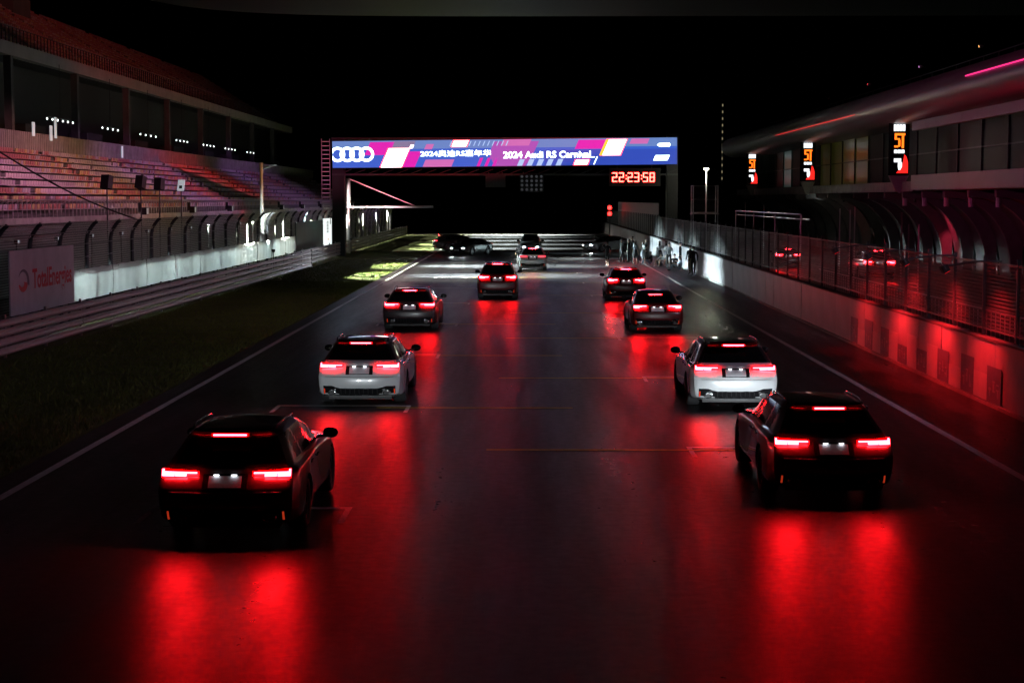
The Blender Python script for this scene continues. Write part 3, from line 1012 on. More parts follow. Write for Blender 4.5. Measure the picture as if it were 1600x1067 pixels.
# open driver's door of the white saloon
mb = MB()
mb.prism([(0, .30), (.98, .30), (1.02, .7), (.98, .95), (.04, .95), (0, .7)], 'x', 0, .06)
dr = obj('open_door', mb, 'paint_white', w13)
dr.location = (.90, 3.05, 0); dr.rotation_euler = (0, 0, R(180 + 62))
obj('window_frame', MB().tube([(.03, .05, .95), (.03, .45, 1.28), (.03, .9, 1.30), (.03, 1.0, .95)], .03, 6), 'paint_white', dr)
GP = 'cars driving in the pit lane'
place_car('fast', 'wedge', False, 'black', (17.3, 111.6, 0), R(-4), 'dark car with a red light bar in the pit lane behind the fence', 'saloon_car', GP)
place_car('suv', 'wedge', False, 'silver', (19.8, 94.5, 0), 0, 'tall silver car with a pale plate in the pit lane behind the fence', 'utility_car', GP, scale=1.05)

# ------------------------------------------------------------------ start gantry with LED screen
GY = 135.5
gt = thing('start_gantry', 'tall dark start gantry carrying the bright screen across the track', 'gantry', (0, GY, 0))
def lattice(name, x, y, w, z0, z1, parent):
    mb = MB()
    for sx in (-1, 1):
        for sy in (-1, 1):
            mb.box(x + sx * w / 2 - .07, x + sx * w / 2 + .07, y + sy * w / 2 - .07, y + sy * w / 2 + .07, z0, z1)
    z = z0; k = 0
    while z < z1 - .5:
        for sy in (-1, 1):
            s = 1 if k % 2 else -1
            mb.tube([(x - s * w / 2, y + sy * w / 2, z), (x + s * w / 2, y + sy * w / 2, z + 1)], .035, 5)
        z += 1; k += 1
    return obj(name, mb, 'steel_dark', parent)
obj('column', MB().box(-16.1, -15.1, .3, 1.4, 0, 9.6), 'black', gt)
obj('column', MB().box(11.1, 12.0, .3, 1.4, 0, 9.9), 'black', gt)
tr = obj('truss', MB().box(-16.1, 12.0, .25, .40, 6.55, 6.70).box(-16.1, 12.0, 1.3, 1.45, 6.55, 6.70).box(-16.1, 12.0, .2, 1.5, 9.45, 9.60), 'steel_dark', gt)
for i in range(24):
    x = -15.6 + i * 1.15
    obj('brace', MB().tube([(x, .33, 6.62), (x + 1.1, .33, 7.05)], .04, 5), 'steel_dark', tr)
# ladder on the left column
lad = thing('ladder', 'pale rung ladder fixed beside the left gantry column', 'ladder', (-16.55, GY - .1, 0))
for s in (-.33, .33):
    obj('stile', MB().box(s - .03, s + .03, -.03, .03, 2.6, 9.5), 'galv', lad)
me_r = MB().tube([(-.3, 0, 0), (.3, 0, 0)], .035, 6).mesh('rung', 'white_paint')
for i in range(18):
    link('rung', me_r, lad, (0, 0, 3.4 + i * .345))
# the LED screen
SW, SH = 27.9, 2.14
def E(name, col, s=1.0):
    return mat(name, (.02, .02, .02), .5, emit=col, es=s)
E('led_blue', (.045, .14, .70), .85); E('led_sky', (.16, .28, .66), .85); E('led_deep', (.04, .09, .58), .85); E('led_pink', (.85, .02, .50), .9)
E('led_rose', (.75, .18, .55), .85); E('led_violet', (.50, .10, .55), .85); E('led_white', (1, .82, .80), 6.0); E('led_text', (.70, .88, 1), 5.0); E('led_red', (1, .03, .03), 9.0)
E('led_pale', (.45, .62, .95), 1.0); E('led_orange', (1, .45, .03), 1.6); E('led_mauve', (.30, .24, .42), .8)
scr = thing('led_screen', 'long bright blue and pink screen across the start gantry', 'screen', (-16.0, GY, 7.15))
scr.rotation_euler = (0, R(-.62), 0)
obj('cabinet', MB().box(-.05, SW + .05, .02, .24, -.05, SH + .05), 'black', scr)
pxm = SW / 536.0
def gfx(name, pts, m, lay, parent=scr):
    """pts in screen pixels from the top-left corner of the panel"""
    n = len(pts)
    y = .016 - lay * .004
    vs = [(p[0] * pxm, y, SH - p[1] * SH / 41) for p in pts]
    return obj(name, MB().add(vs, [tuple(range(n))]), m, parent)
def par(x0, x1, y0, y1, sl=.45):
    d = (y1 - y0) * sl
    return [(x0 + d, y0), (x1 + d, y0), (x1, y1), (x0, y1)]
def rect(x0, x1, y0, y1):
    return [(x0, y0), (x1, y0), (x1, y1), (x0, y1)]
gfx('panel_field', rect(0, 536, 0, 41), 'led_blue', 0)
gfx('panel_field', rect(0, 536, 0, 13), 'led_sky', 1)
gfx('panel_field', rect(330, 536, 17, 41), 'led_deep', 1)
gfx('panel_field', par(50, 88, 2, 22), 'led_pink', 2)
gfx('panel_field', par(88, 125, 1, 12), 'led_mauve', 2)
gfx('panel_field', par(105, 128, 17, 41), 'led_pink', 2)
gfx('panel_field', par(140, 185, 30, 41), 'led_rose', 2)
gfx('panel_field', par(143, 155, 6, 14), 'led_rose', 2)
for a in (224, 236, 248): gfx('panel_field', par(a, a + 5, 28, 41), 'led_pink', 2)
gfx('panel_field', [(252, 3), (322, 3), (310, 28), (300, 41), (252, 41), (244, 22)], 'led_violet', 2)
gfx('panel_field', par(262, 306, 0, 10), 'led_rose', 3)
gfx('panel_field', par(377, 420, 2, 16), 'led_pink', 2)
gfx('panel_field', par(462, 490, 1, 9), 'led_rose', 2)
def hot(name, p, lay=4, edge=1.6):
    cx = sum(a for a, b in p) / len(p); cyy = sum(b for a, b in p) / len(p)
    gfx('red_edge', [(a + edge * (1 if a > cx else -1), min(41, max(0, b + .8 * (1 if b > cyy else -1)))) for a, b in p], 'led_red', lay - 1)
    gfx(name, p, 'led_white', lay)
hot('white_block', par(75, 107, 12, 41))
hot('white_block', par(186, 208, 1, 10))
hot('white_block', par(418, 447, 2, 26))
gfx('orange_edge', par(415, 420, 2, 26), 'led_orange', 5)
hot('white_block', par(376, 396, 33, 40))
for p_ in (par(388, 408, 28, 29.2), par(406, 407.5, 28, 40)): gfx('white_outline', p_, 'led_text', 4)
gfx('white_block', par(120, 125, 7, 12), 'led_white', 4)
for i in range(9): gfx('white_tick', par(212 + i * 7.2, 213.6 + i * 7.2, 2, 9.5), 'led_pale', 4)
gfx('white_tick', par(182, 183.4, 2, 9.5), 'led_pale', 4)
for i in range(5): gfx('pale_slash', par(287 + i * 15, 295 + i * 15, 31, 41), 'led_pale', 4)
gfx('white_emblem', [(505, 11), (508, 8.5), (524, 8), (526, 11), (524, 14), (508, 13.5)], 'led_text', 4)
gfx('white_emblem', par(499, 521, 27, 35), 'led_text', 4)
# four linked rings
for i in range(4):
    cx, cz, r = 8 + i * 15.0, 20.5, 9.6
    vs = []; n = 36
    for k in range(n):
        a = 2 * math.pi * k / n
        for rr in (r - 2.0, r + 2.0):
            vs.append(((cx + rr * math.cos(a)) * pxm, .016 - .004 * (4 + i * .2), SH - (cz + rr * math.sin(a)) * SH / 41))
    if i == 0:
        vs = [(max(.02, v[0]), v[1], v[2]) for v in vs]
    obj('ring', MB().add(vs, [(2 * k, 2 * ((k + 1) % n), 2 * ((k + 1) % n) + 1, 2 * k + 1) for k in range(n)]), 'led_text', scr)
def led_text(body, x0, x1, yc, hpx, bold):
    me = text_mesh('lettering', body, 1.0, 'led_text', 0.002, bold)
    xs = [v.co.x for v in me.vertices]; zs = [v.co.y for v in me.vertices]
    sx = (x1 - x0) * pxm / (max(xs) - min(xs)); sz = hpx * SH / 41 / (max(zs) - min(zs))
    cx = (max(xs) + min(xs)) / 2; cz = (max(zs) + min(zs)) / 2
    o = link('lettering', me, scr)
    o.matrix_local = Matrix(((sx, 0, 0, (x0 + x1) / 2 * pxm - cx * sx), (0, 0, -1, -.004), (0, sz, 0, SH - yc * SH / 41 - cz * sz), (0, 0, 0, 1)))
led_text('2024\u5965\u8feaRS\u5609\u5e74\u534e', 137, 247, 20.5, 10, .008)
led_text('2024 Audi RS Carnival', 266, 402, 24, 10.5, .024)

# clock hung under the gantry
ck = thing('race_clock', 'black digital clock with glowing red numerals under the screen', 'clock', (6.65, GY - .3, 6.02))
obj('case', MB().box(-.25, 3.9, .05, .35, -.35, 1.12), 'black', ck)
for x in (.4, 3.2):
    obj('hanger', MB().box(x - .04, x + .04, .15, .25, 1.12, 1.3), 'steel_dark', ck)
E('clock_red', (1, .03, .022), 34.0)
SEG = {'2': 'abged', '3': 'abgcd', '5': 'afgcd', '8': 'abcdefg'}
def digit(ch, x):
    mb = MB(); w, h, t = .40, .74, .075
    S_ = {'a': (0, w, h - t, h), 'd': (0, w, 0, t), 'g': (0, w, h / 2 - t / 2, h / 2 + t / 2), 'b': (w - t, w, h / 2 + .01, h), 'c': (w - t, w, 0, h / 2 - .01), 'f': (0, t, h / 2 + .01, h), 'e': (0, t, 0, h / 2 - .01)}
    for i, s in enumerate(SEG[ch]):
        a, b, c, d = S_[s]
        mb.box(x + a, x + b, .02 + i * .001, .045, c, d)
    obj('numeral', mb, 'clock_red', ck)
xx = 0.0
for ch in '22:23:58':
    if ch == ':':
        obj('colon', MB().box(xx + .02, xx + .10, .02, .045, .20, .29).box(xx + .02, xx + .10, .02, .045, .46, .55), 'clock_red', ck)
        xx += .17
    else:
        digit(ch, xx); xx += .535
# start lamp panel
sp = thing('start_lamp_panel', 'black panel of unlit round lamps hanging under the screen', 'signal', (-.85, GY - .3, 5.2))
obj('panel', MB().box(0, 1.95, .05, .2, 0, 1.45), 'black', sp)
mat('lamp_off', (.35, .36, .38), .2, emit=(.7, .72, .8), es=.05)
me_l = MB().lathe([(0, -.04), (.05, -.035), (.10, -.01), (.11, .04)], 'y', 14).mesh('round_lamp', 'lamp_off', True)
me_hd = MB().lathe([(.125, -.12), (.135, .04)], 'y', 14).mesh('lamp_hood', 'black')
for i in range(5):
    for j in range(4):
        link('round_lamp', me_l, sp, (.2 + i * .39, .03, .2 + j * .35))
        link('lamp_hood', me_hd, sp, (.2 + i * .39, .03, .2 + j * .35))
for x in (.3, 1.6):
    obj('hanger', MB().box(x - .04, x + .04, .1, .18, 1.45, 1.62), 'steel_dark', sp)
# dark blank box left of it
t = thing('blank_box', 'plain dark square box hanging under the screen left of the lamp panel', 'box', (-3.6, GY - .2, 5.6))
obj('case', MB().box(0, 1.6, 0, .3, 0, 1.05), 'steel_dark', t)
obj('hanger', MB().box(.2, .3, .1, .2, 1.05, 1.2).box(1.3, 1.4, .1, .2, 1.05, 1.2), 'steel_dark', t)
# red signal
t = thing('track_signal', 'small red two-lamp signal on a thin mast beside the wall', 'signal', (9.3, 195, 0))
obj('mast', MB().tube([(0, 0, 0), (0, 0, 2.6)], .06, 8), 'steel_dark', t)
obj('case', MB().box(-.3, .3, .0, .3, 2.5, 4.1), 'black', t)
E('signal_red', (1, .012, .010), 14)
for z in (2.95, 3.65):
    obj('lamp', MB().lathe([(0, -.05), (.16, -.04), (.24, 0)], 'y', 14, at=(0, -.01, z)), 'signal_red', t)

# white jib arm left
ja = thing('jib_arm', 'white post with long horizontal arm and diagonal tie above the fence', 'pole', (-15.55, 143, 0))
obj('post', MB().tube([(0, 0, 0), (0, 0, 3.9)], .11, 8).tube([(0, 0, 3.9), (0, 0, 6.4)], .17, 8), 'white_paint', ja, True)
obj('arm', MB().tube([(0, 0, 3.98), (7.3, -.6, 3.98)], .11, 8), 'white_paint', ja, True)
mat('pink_paint', (.75, .30, .36), .5)
obj('tie_rod', MB().tube([(0, 0, 6.4), (5.7, -.47, 4.08)], .06, 8), 'pink_paint', ja, True)
# white mast by the fence
t = thing('white_mast', 'plain white mast standing behind the white banner', 'pole', (-17.0 - .7, 110, 0))
obj('shaft', MB().tube([(0, 0, 0), (0, 0, 3.5), (0, 0, 7.0)], [.15, .13, .10], 10), 'white_paint', t, True)
obj('arm', MB().tube([(0, 0, 6.6), (1.0, 0, 6.9)], .04, 6), 'steel_dark', t)
for (lx, ly, tx, ty, tz, w, col, lab) in ((-16.6, 107.6, -17.7, 110, 5.5, 2600, (.85, 1, .97), 'added small white uplight at the foot of the white mast'), (-15.0, 139.5, -13.5, 143, 4.6, 5200, (1, .66, .70), 'added small pink uplight below the white jib arm')):
    t = thing('uplight', lab, 'lamp', (lx, ly, 1.3), 0)  # lamps added to brighten the white mast and the jib arm
    obj('housing', MB().lathe([(0, -.1), (.11, -.08), (.12, .1), (.09, .1), (.08, .02), (0, .02)], 'z', 14), 'black', t)
    obj('stake', MB().tube([(0, 0, -1.3), (0, 0, -.09)], .03, 6), 'steel_dark', t)
    spot(t, (0, 0, .12), (tx - lx, ty - ly, tz - 1.3), w, col, 80, .6)
# lamp post right
t = thing('lamp_post', 'lit street lamp on a thin pole behind the pit wall', 'lamp', (14.0, 133, 0))
obj('pole', MB().tube([(0, 0, 0), (0, 0, 7.0)], [.09, .05], 8), 'galv', t, True)
E('street_lamp', (1, 1, .72), 30)
obj('head', MB().lathe([(0, .1), (.22, .06), (.1, .16), (0, .2)], 'z', 14, at=(0, -.05, 7.02)), 'steel_dark', t)
obj('lamp_glass', MB().lathe([(0, -.08), (.12, -.07), (.2, .0), (.16, .08), (0, .1)], 'z', 14, at=(0, -.05, 7.0)), 'street_lamp', t)
point(t, (0, -.3, 6.8), 260, (1, 1, .75), .15)
# far lattice mast
t = thing('far_mast', 'slender distant mast with a string of tiny lights', 'mast', (49.5, 432, 0))
obj('shaft', MB().tube([(0, 0, 0), (0, 0, 34)], .25, 6), 'steel_dark', t)
E('tiny_lamp', (1, .85, .5), .25)
me_t = MB().box(-.13, .13, -.4, -.3, -.3, .3).mesh('tiny_lamp', 'tiny_lamp')
for i in range(12):
    link('tiny_lamp', me_t, t, (0, 0, 10 + i * 1.7))

# floodlights under the front edge of the grandstand, throwing beams over fence and track
mat('flood_glass', (.3, .3, .3), .3, emit=(.85, 1, .9), es=.12)
for i, Y in enumerate((101, 115.5, 130, 157, 171.5, 187, 203, 219)):
    t = thing('floodlight', '%s floodlight from the near end under the grandstand edge' % ('first', 'second', 'third', 'fourth', 'fifth', 'sixth', 'seventh', 'eighth')[i], 'lamp', (-23.2, Y, 3.9), 0, 'floodlights under the grandstand edge')
    obj('housing', MB().box(-.35, .0, -.3, .3, -.22, .22), 'black', t)
    obj('lamp_glass', MB().box(.003, .012, -.25, .25, -.18, .18), 'flood_glass', t)
    obj('bracket', MB().box(-.55, -.353, -.05, .05, -.05, .5), 'steel_dark', t)
    spot(t, (.1, 0, 0), (10, 0, -2.35), 300000, (.90, 1, .74), 11.4, .3, .06).scale = (4.7, 1, 1)
    spot(t, (.1, .1, 0), (6, 0, -2.9), 12000 if i > 2 else 3500, (1, .97, .82), 46, .15, .06).scale = (1.7, 1, 1)
    spot(t, (.1, -.25, 0), (23, 0, -4.42), 3200000, (.88, 1, .97), 7.9, .9, .06).scale = (2.8, 1, 1)
    if i < 4:
        spot(t, (.1, .25, 0), (33.5, (-7, -7, -11, -20)[i], -3.55), 330000, (.74, .97, 1), 8.5, .9, .06).scale = (2.3, 1, 1)

# ------------------------------------------------------------------ grandstand left
gs = thing('grandstand', 'long two-tier grandstand with coloured seats along the left', 'grandstand', (-24.5, 50, 0))
Y0, Y1 = 0, 190
GL = Y1 - Y0
obj('front_wall', MB().box(-.6, -.2, Y0, Y1, 0, 3.55), 'concrete_dark', gs)
NR = 9
row_rise, row_tread = .42, .80
steps = []
for k in range(NR):
    st = obj('step', MB().box(-.2 - (k + 1) * row_tread, -.2 - k * row_tread - .004, Y0, Y1, 2.2 + k * row_rise - .4, 3.75 + k * row_rise), 'concrete_dark', gs)
    steps.append(st)
# front railing
rl = obj('handrail', MB().tube([(.05, Y0, 4.58), (.05, Y1, 4.58)], .035, 6), 'galv', gs)
obj('mid_rail', MB().tube([(.05, Y0, 4.1), (.05, Y1, 4.1)], .02, 6), 'galv', gs)
obj('fascia', MB().box(-.18, .10, Y0, Y1, 3.35, 3.70), 'concrete', gs)
me_b = MB().tube([(.05, 0, 3.7), (.05, 0, 4.56)], .028, 5).tube([(.05, 0, 4.56), (-.3, 0, 4.4)], .02, 5).mesh('baluster', 'galv')
for i in range(200):
    link('baluster', me_b, gs, (0, 22 + i * .74, 0))
# seats
for nm, col in (('seat_pale', (.50, .46, .46)), ('seat_yellow', (.50, .38, .16)), ('seat_red', (.42, .16, .16)), ('seat_lilac', (.40, .34, .42))):
    mat(nm, col, .45, noise=(2, .15))
SN = ('seat_pale', 'seat_yellow', 'seat_red', 'seat_lilac')
def seat_geo(mb, x, y, z):
    w = .205
    # shell: backrest curved, seat pan
    mb.add([(x - .36, y - w, z + .40), (x - .36, y + w, z + .40), (x - .33, y - w, z + .67), (x - .33, y + w, z + .67),
            (x - .39, y - w, z + .67), (x - .39, y + w, z + .67), (x - .02, y - w, z + .42), (x - .02, y + w, z + .42),
            (x - .02, y - w, z + .37), (x - .02, y + w, z + .37), (x - .40, y - w, z + .36), (x - .40, y + w, z + .36)],
           [(0, 1, 3, 2), (2, 3, 5, 4), (0, 6, 7, 1), (6, 8, 9, 7), (8, 10, 11, 9), (4, 5, 11, 10), (0, 2, 4, 10, 8, 6), (1, 7, 9, 11, 5, 3)])
seat_me = {}
for nm in SN:
    mb = MB(); seat_geo(mb, 0, 0, -.05); seat_me[nm] = mb.mesh('seat', nm)
stuff = {nm: MB() for nm in SN}
def seat_kind(y, k):
    s = math.sin(y * .21 + k * .5) + .6 * math.sin(y * .047 - k * .9) + random.uniform(-1.1, 1.1)
    return SN[0] if s < -.35 else SN[3] if s < .35 else SN[1] if s < .8 else SN[2]
cnt = 0
for k in range(NR):
    y = Y0 + .4
    while y < Y1 - .4:
        z = 3.75 + k * row_rise - row_rise * 0
        x = -.2 - k * row_tread - .1
        if ((y - 39 + 18 * 4) % 18) > 1.05 and random.random() > .012:
            px = 828 + 2600 * (x - 24.5) / (y + 50)
            nm = seat_kind(y, k)
            if px > -4 and cnt < 300 and y < 45.5:
                link('seat', seat_me[nm], gs, (x, y, z)); cnt += 1
            elif px > -30:
                seat_geo(stuff[nm], x, y, z - .05)
        y += .47
# upper walkway, back wall, middle tier
xk = -.2 - NR * row_tread
zk = 3.75 + NR * row_rise
obj('walkway', MB().box(xk - 4.5, xk - .004, Y0, Y1, zk - .5, zk + .1), 'concrete_dark', gs)
obj('back_wall', MB().box(xk - 5, xk - 4.504, Y0, Y1, 2, 15), 'black', gs)
me_p = MB().box(xk - 2.6, xk - 2.1, -.28, .28, zk + .1, 14.0).mesh('pillar', 'concrete_dark')
me_bx = MB().box(xk - 4.4, xk - 3.0, -2.4, 2.4, zk + .1, zk + 2.3).mesh('kiosk', 'steel_dark')
for i in range(11):
    link('pillar', me_p, gs, (0, 12 + i * 16.0, 0))
    link('kiosk', me_bx, gs, (0, 20 + i * 16.0, 0))
me_cor = MB()
for i in range(28):
    me_cor.box(xk - .12 + .03 * (i % 2), xk - .06 + .03 * (i % 2), i * .2, i * .2 + .17, zk + .1, zk + 1.35)
me_cor = me_cor.mesh('slatted_screen', 'concrete')
for i in range(33):
    link('slatted_screen', me_cor, gs, (0, 8 + i * 5.7, 0))
obj('middle_fascia', MB().box(-10.2, -9.6, Y0, Y1, 14.05, 14.9), 'concrete_pale', gs)
obj('middle_ceiling', MB().box(-26, -10.21, Y0, Y1, 14.0, 14.3), 'black', gs)
me_b2 = MB().tube([(-9.9, 0, 14.9), (-9.9, 0, 16.0)], .035, 5).mesh('upper_baluster', 'steel_dark')
for i in range(170):
    link('upper_baluster', me_b2, gs, (0, 40 + i * .8, 0))
obj('upper_handrail', MB().tube([(-9.9, Y0, 16.0), (-9.9, Y1, 16.0)], .035, 6), 'steel_dark', gs)
for k in range(14):
    obj('upper_step', MB().box(-11.2 - (k + 1) * .8, -11.2 - k * .8 - .004, Y0, Y1, 14.31 + k * .5, 15.0 + k * .5), 'concrete_dark', gs)
    y = 30
    while y < Y1 - 1:
        if (y % 18) > 1.1:
            seat_geo(stuff[SN[2] if random.random() < .6 else SN[1] if random.random() < .5 else SN[0]], -11.2 - k * .8 - .1, y, 14.95 + k * .5)
        y += .5
for nm in SN:
    o = obj('far_seats', stuff[nm], nm, gs); o['kind'] = 'stuff'
# strings of small lamps under the middle tier
E('stand_lamp', (.9, 1, .95), 4)
me_lb = MB().lathe([(0, -.07), (.04, -.05), (.06, 0), (.035, .07), (0, .08)], 'z', 8).mesh('lamp_bulb', 'stand_lamp', True)
for (p0, p1, n) in ((77, 117, 6), (163, 187, 4), (222, 246, 4), (278, 295, 4), (320, 336, 4), (354, 369, 4), (388, 398, 3)):
    ya, yb = 2600 * 33 / (828 - p0), 2600 * 33 / (828 - p1)
    for i in range(n):
        link('lamp_bulb', me_lb, gs, (-8.5, ya + (yb - ya) * i / (n - 1) - 50, 10.1))
    o = obj('lamp_rail', MB().tube([(-8.5, ya - 50.3, 10.25), (-8.5, yb - 49.7, 10.25)], .03, 5).tube([(-8.5, (ya + yb) / 2 - 50, 10.25), (-8.5, (ya + yb) / 2 - 50, 14)], .02, 5), 'steel_dark', gs)
# lit notices on the stand wall
mat('notice_lit', (.7, .8, .8), .5, emit=(.8, .95, 1), es=.35)
for (y, z, w, h) in ((2600 * 31.5 / 763 - 50, 9.1, .5, .9), (2600 * 31.5 / 736 - 50, 9.0, .5, 1.0), (2600 * 31.5 / 729 - 50, 9.4, .45, 1.4), (2600 * 31.5 / 627 - 50, 8.3, .45, .9)):
    obj('notice', MB().box(xk - .03, xk + .02, y - w / 2, y + w / 2, z - h / 2, z + h / 2), 'notice_lit', gs)

# loudspeakers on poles
for i, (px, py, tilt, lab) in enumerate(((168, 285, 12, 'black loudspeaker on a pole, first of the row before the seats'), (221, 285, 14, 'black loudspeaker on a pole, second of the row before the seats'), (250, 288, 8, 'black loudspeaker on a pole next to the white notice board'), (284, 290, 14, 'small white notice board tilted on a pole before the seats'))):
    Y = 2600 * 20.5 / (828 - px); s = 2600 / Y
    zc = 4.6 + (312 - py) / s
    t = thing('loudspeaker' if i < 3 else 'notice_board', lab, 'speaker' if i < 3 else 'sign', (-20.5, Y, 0))
    q = Matrix.Rotation(R(tilt), 3, 'Y')
    obj('cabinet' if i < 3 else 'board', MB().box(-.2 if i < 3 else -.03, .2 if i < 3 else .03, -.22, .22, -.33, .33, rot=Matrix.Rotation(R(70), 3, 'Z') @ q, at=(0, 0, zc)), 'black' if i < 3 else 'notice_lit', t)
    if i == 3:
        rt = Matrix.Rotation(R(70), 3, 'Z') @ q
        obj('black_print', MB().box(.031, .034, -.1, .1, -.2, -.02, rot=rt, at=(0, 0, zc)).box(-.034, -.031, -.1, .1, -.2, -.02, rot=rt, at=(0, 0, zc)), 'black', t)
    obj('pole', MB().tube([(0, 0, 0), (0, 0, zc - .3)], .035, 6), 'steel_dark', t)
# sagging black cable across the stand
pts = []
for i in range(25):
    u = i / 24
    pts.append((-21.5 + 4.2 * u, 67.5 + 6 * u, 6.55 - 2.85 * u - .25 * math.sin(u * math.pi)))
t = obj('stay_cable', MB().tube(pts, .035, 6), 'black'); tag(t, 'thick black cable slanting down across the seats to the catch fence', 'cable')

# ------------------------------------------------------------------ pit building right
pb = thing('pit_building', 'long pit building with a rounded roof edge and arched garage bays', 'building', (24.0, 60, 0))
BL = 135
prof = []
for i in range(25):
    a = R(-100 + i * 190 / 24)
    prof.append((-.2 - 1.55 * math.cos(a) * 1.0, 10.6 + 1.15 * math.sin(a)))
prof = [(8, 9.6), (1.2, 9.45)] + prof + [(3, 12.0), (12, 12.3)]
mat('roof_skin', (.22, .22, .23), .42, .1, noise=(.5, .12))
obj('roof', MB().sheet(prof, -60, BL, 12), 'roof_skin', pb, True)
E('pink_glow', (1, .03, .22), 1.6)
E('red_glow', (1, .03, .03), 1.0)
obj('glow_strip', MB().box(-1.80, -1.765, -40, 26, 10.85, 10.91), 'pink_glow', pb)  # emissive strip along the rounded roof edge
obj('glow_strip', MB().box(-1.80, -1.765, 55, 92, 10.35, 10.385), 'red_glow', pb)
mat('fascia_white', (.36, .33, .35), .5, noise=(.4, .1))
for i in range(4):
    y1_ = 45.5 - i * 12
    obj('upper_fascia_panel', MB().box(-.02, .3, y1_ - 11.96, y1_, 8.9, 9.66), 'fascia_white', pb)
    obj('lower_fascia_panel', MB().box(-.02, .3, y1_ - 11.96, y1_, 5.2, 6.12), 'fascia_white', pb)
obj('floor_slab', MB().box(.31, 12, -60, BL, 5.15, 5.75), 'concrete', pb)
obj('slab_edge', MB().box(.1, .3, 45.6, BL, 5.1, 5.75), 'concrete', pb)
mat('facade_glass', (.004, .004, .005), .5, spec=.1)
mat('facade_lit', (.10, .11, .02), .3, emit=(.40, .38, .05), es=.014)
mat('facade_teal', (.05, .1, .1), .3, emit=(.1, .35, .32), es=.06)
for i in range(36):
    y = -60 + i * 5.4
    lit = 'facade_lit' if 68 < y < 86 else 'facade_teal' if 104 < y < 112 else 'facade_glass'
    w = obj('window', MB().box(2.2, 2.26, y + .06, y + 5.34, 5.8, 9.5), lit, pb)
    obj('frame', MB().box(2.1, 2.19, y - .05, y + .05, 5.76, 9.5).box(2.1, 2.19, y + .06, y + 5.34, 7.6, 7.68), 'steel_dark', w)
# arched ribs and curved bay walls
rib = [(-.0, 5.1), (.0, 4.7)]
for i in range(10):
    a = R(i * 9)
    rib.append((.35 + 3.6 * math.sin(a) , .6 + 4.1 * math.cos(a) - .0))
rib += [(3.95, 0), (4.6, 0), (4.6, 5.1)]
me_rib = MB().prism(rib, 'y', -.2, .2).mesh('arched_rib', 'rib_concrete')
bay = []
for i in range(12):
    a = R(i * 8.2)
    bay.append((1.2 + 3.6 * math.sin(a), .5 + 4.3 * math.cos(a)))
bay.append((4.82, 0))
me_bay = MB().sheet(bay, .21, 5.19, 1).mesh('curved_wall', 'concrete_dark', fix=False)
me_gdoor = MB().box(4.5, 4.62, .9, 4.5, 0, 3.0).mesh('garage_door', 'steel_dark')
me_cap = MB().tube([(.3, 0, 4.2), (.3, 0, 5.1)], .16, 8).mesh('downlight', 'white_paint')
for i in range(36):
    y = -60 + i * 5.4
    link('arched_rib', me_rib, pb, (0, y, 0))
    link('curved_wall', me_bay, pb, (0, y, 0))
    if i % 2 == 0: link('garage_door', me_gdoor, pb, (.15, y, 0))
    if y < 52: link('downlight', me_cap, pb, (-.12, y, 0))
mat('white_tube', (.8, .8, .8), .4, emit=(.9, 1, 1), es=3)
obj('ceiling_tube', MB().box(1.0, 1.15, 82, 86.5, 4.9, 4.98), 'white_tube', pb)
for y in (51.3, 76.5):
    lp = obj('red_spot_lamp', MB().lathe([(0, .12), (.09, .1), (.1, -.1), (0, -.08)], 'z', 12, at=(1.6, y, 4.5)), 'black', pb)
    spot(lp, (1.6, y, 4.35), (3.6, y + .2, 2.6), 1500, (1, .04, .10), 56, .3)
# rooftop railing
me_rp = MB().tube([(0, 0, 12), (0, 0, 13.1)], .04, 5).mesh('roof_post', 'steel_dark')
for i in range(40):
    link('roof_post', me_rp, pb, (3.0, 2 + i * 3.2, 0))
obj('roof_rail', MB().tube([(3, 0, 13.1), (3, 128, 13.1)], .04, 5), 'steel_dark', pb)
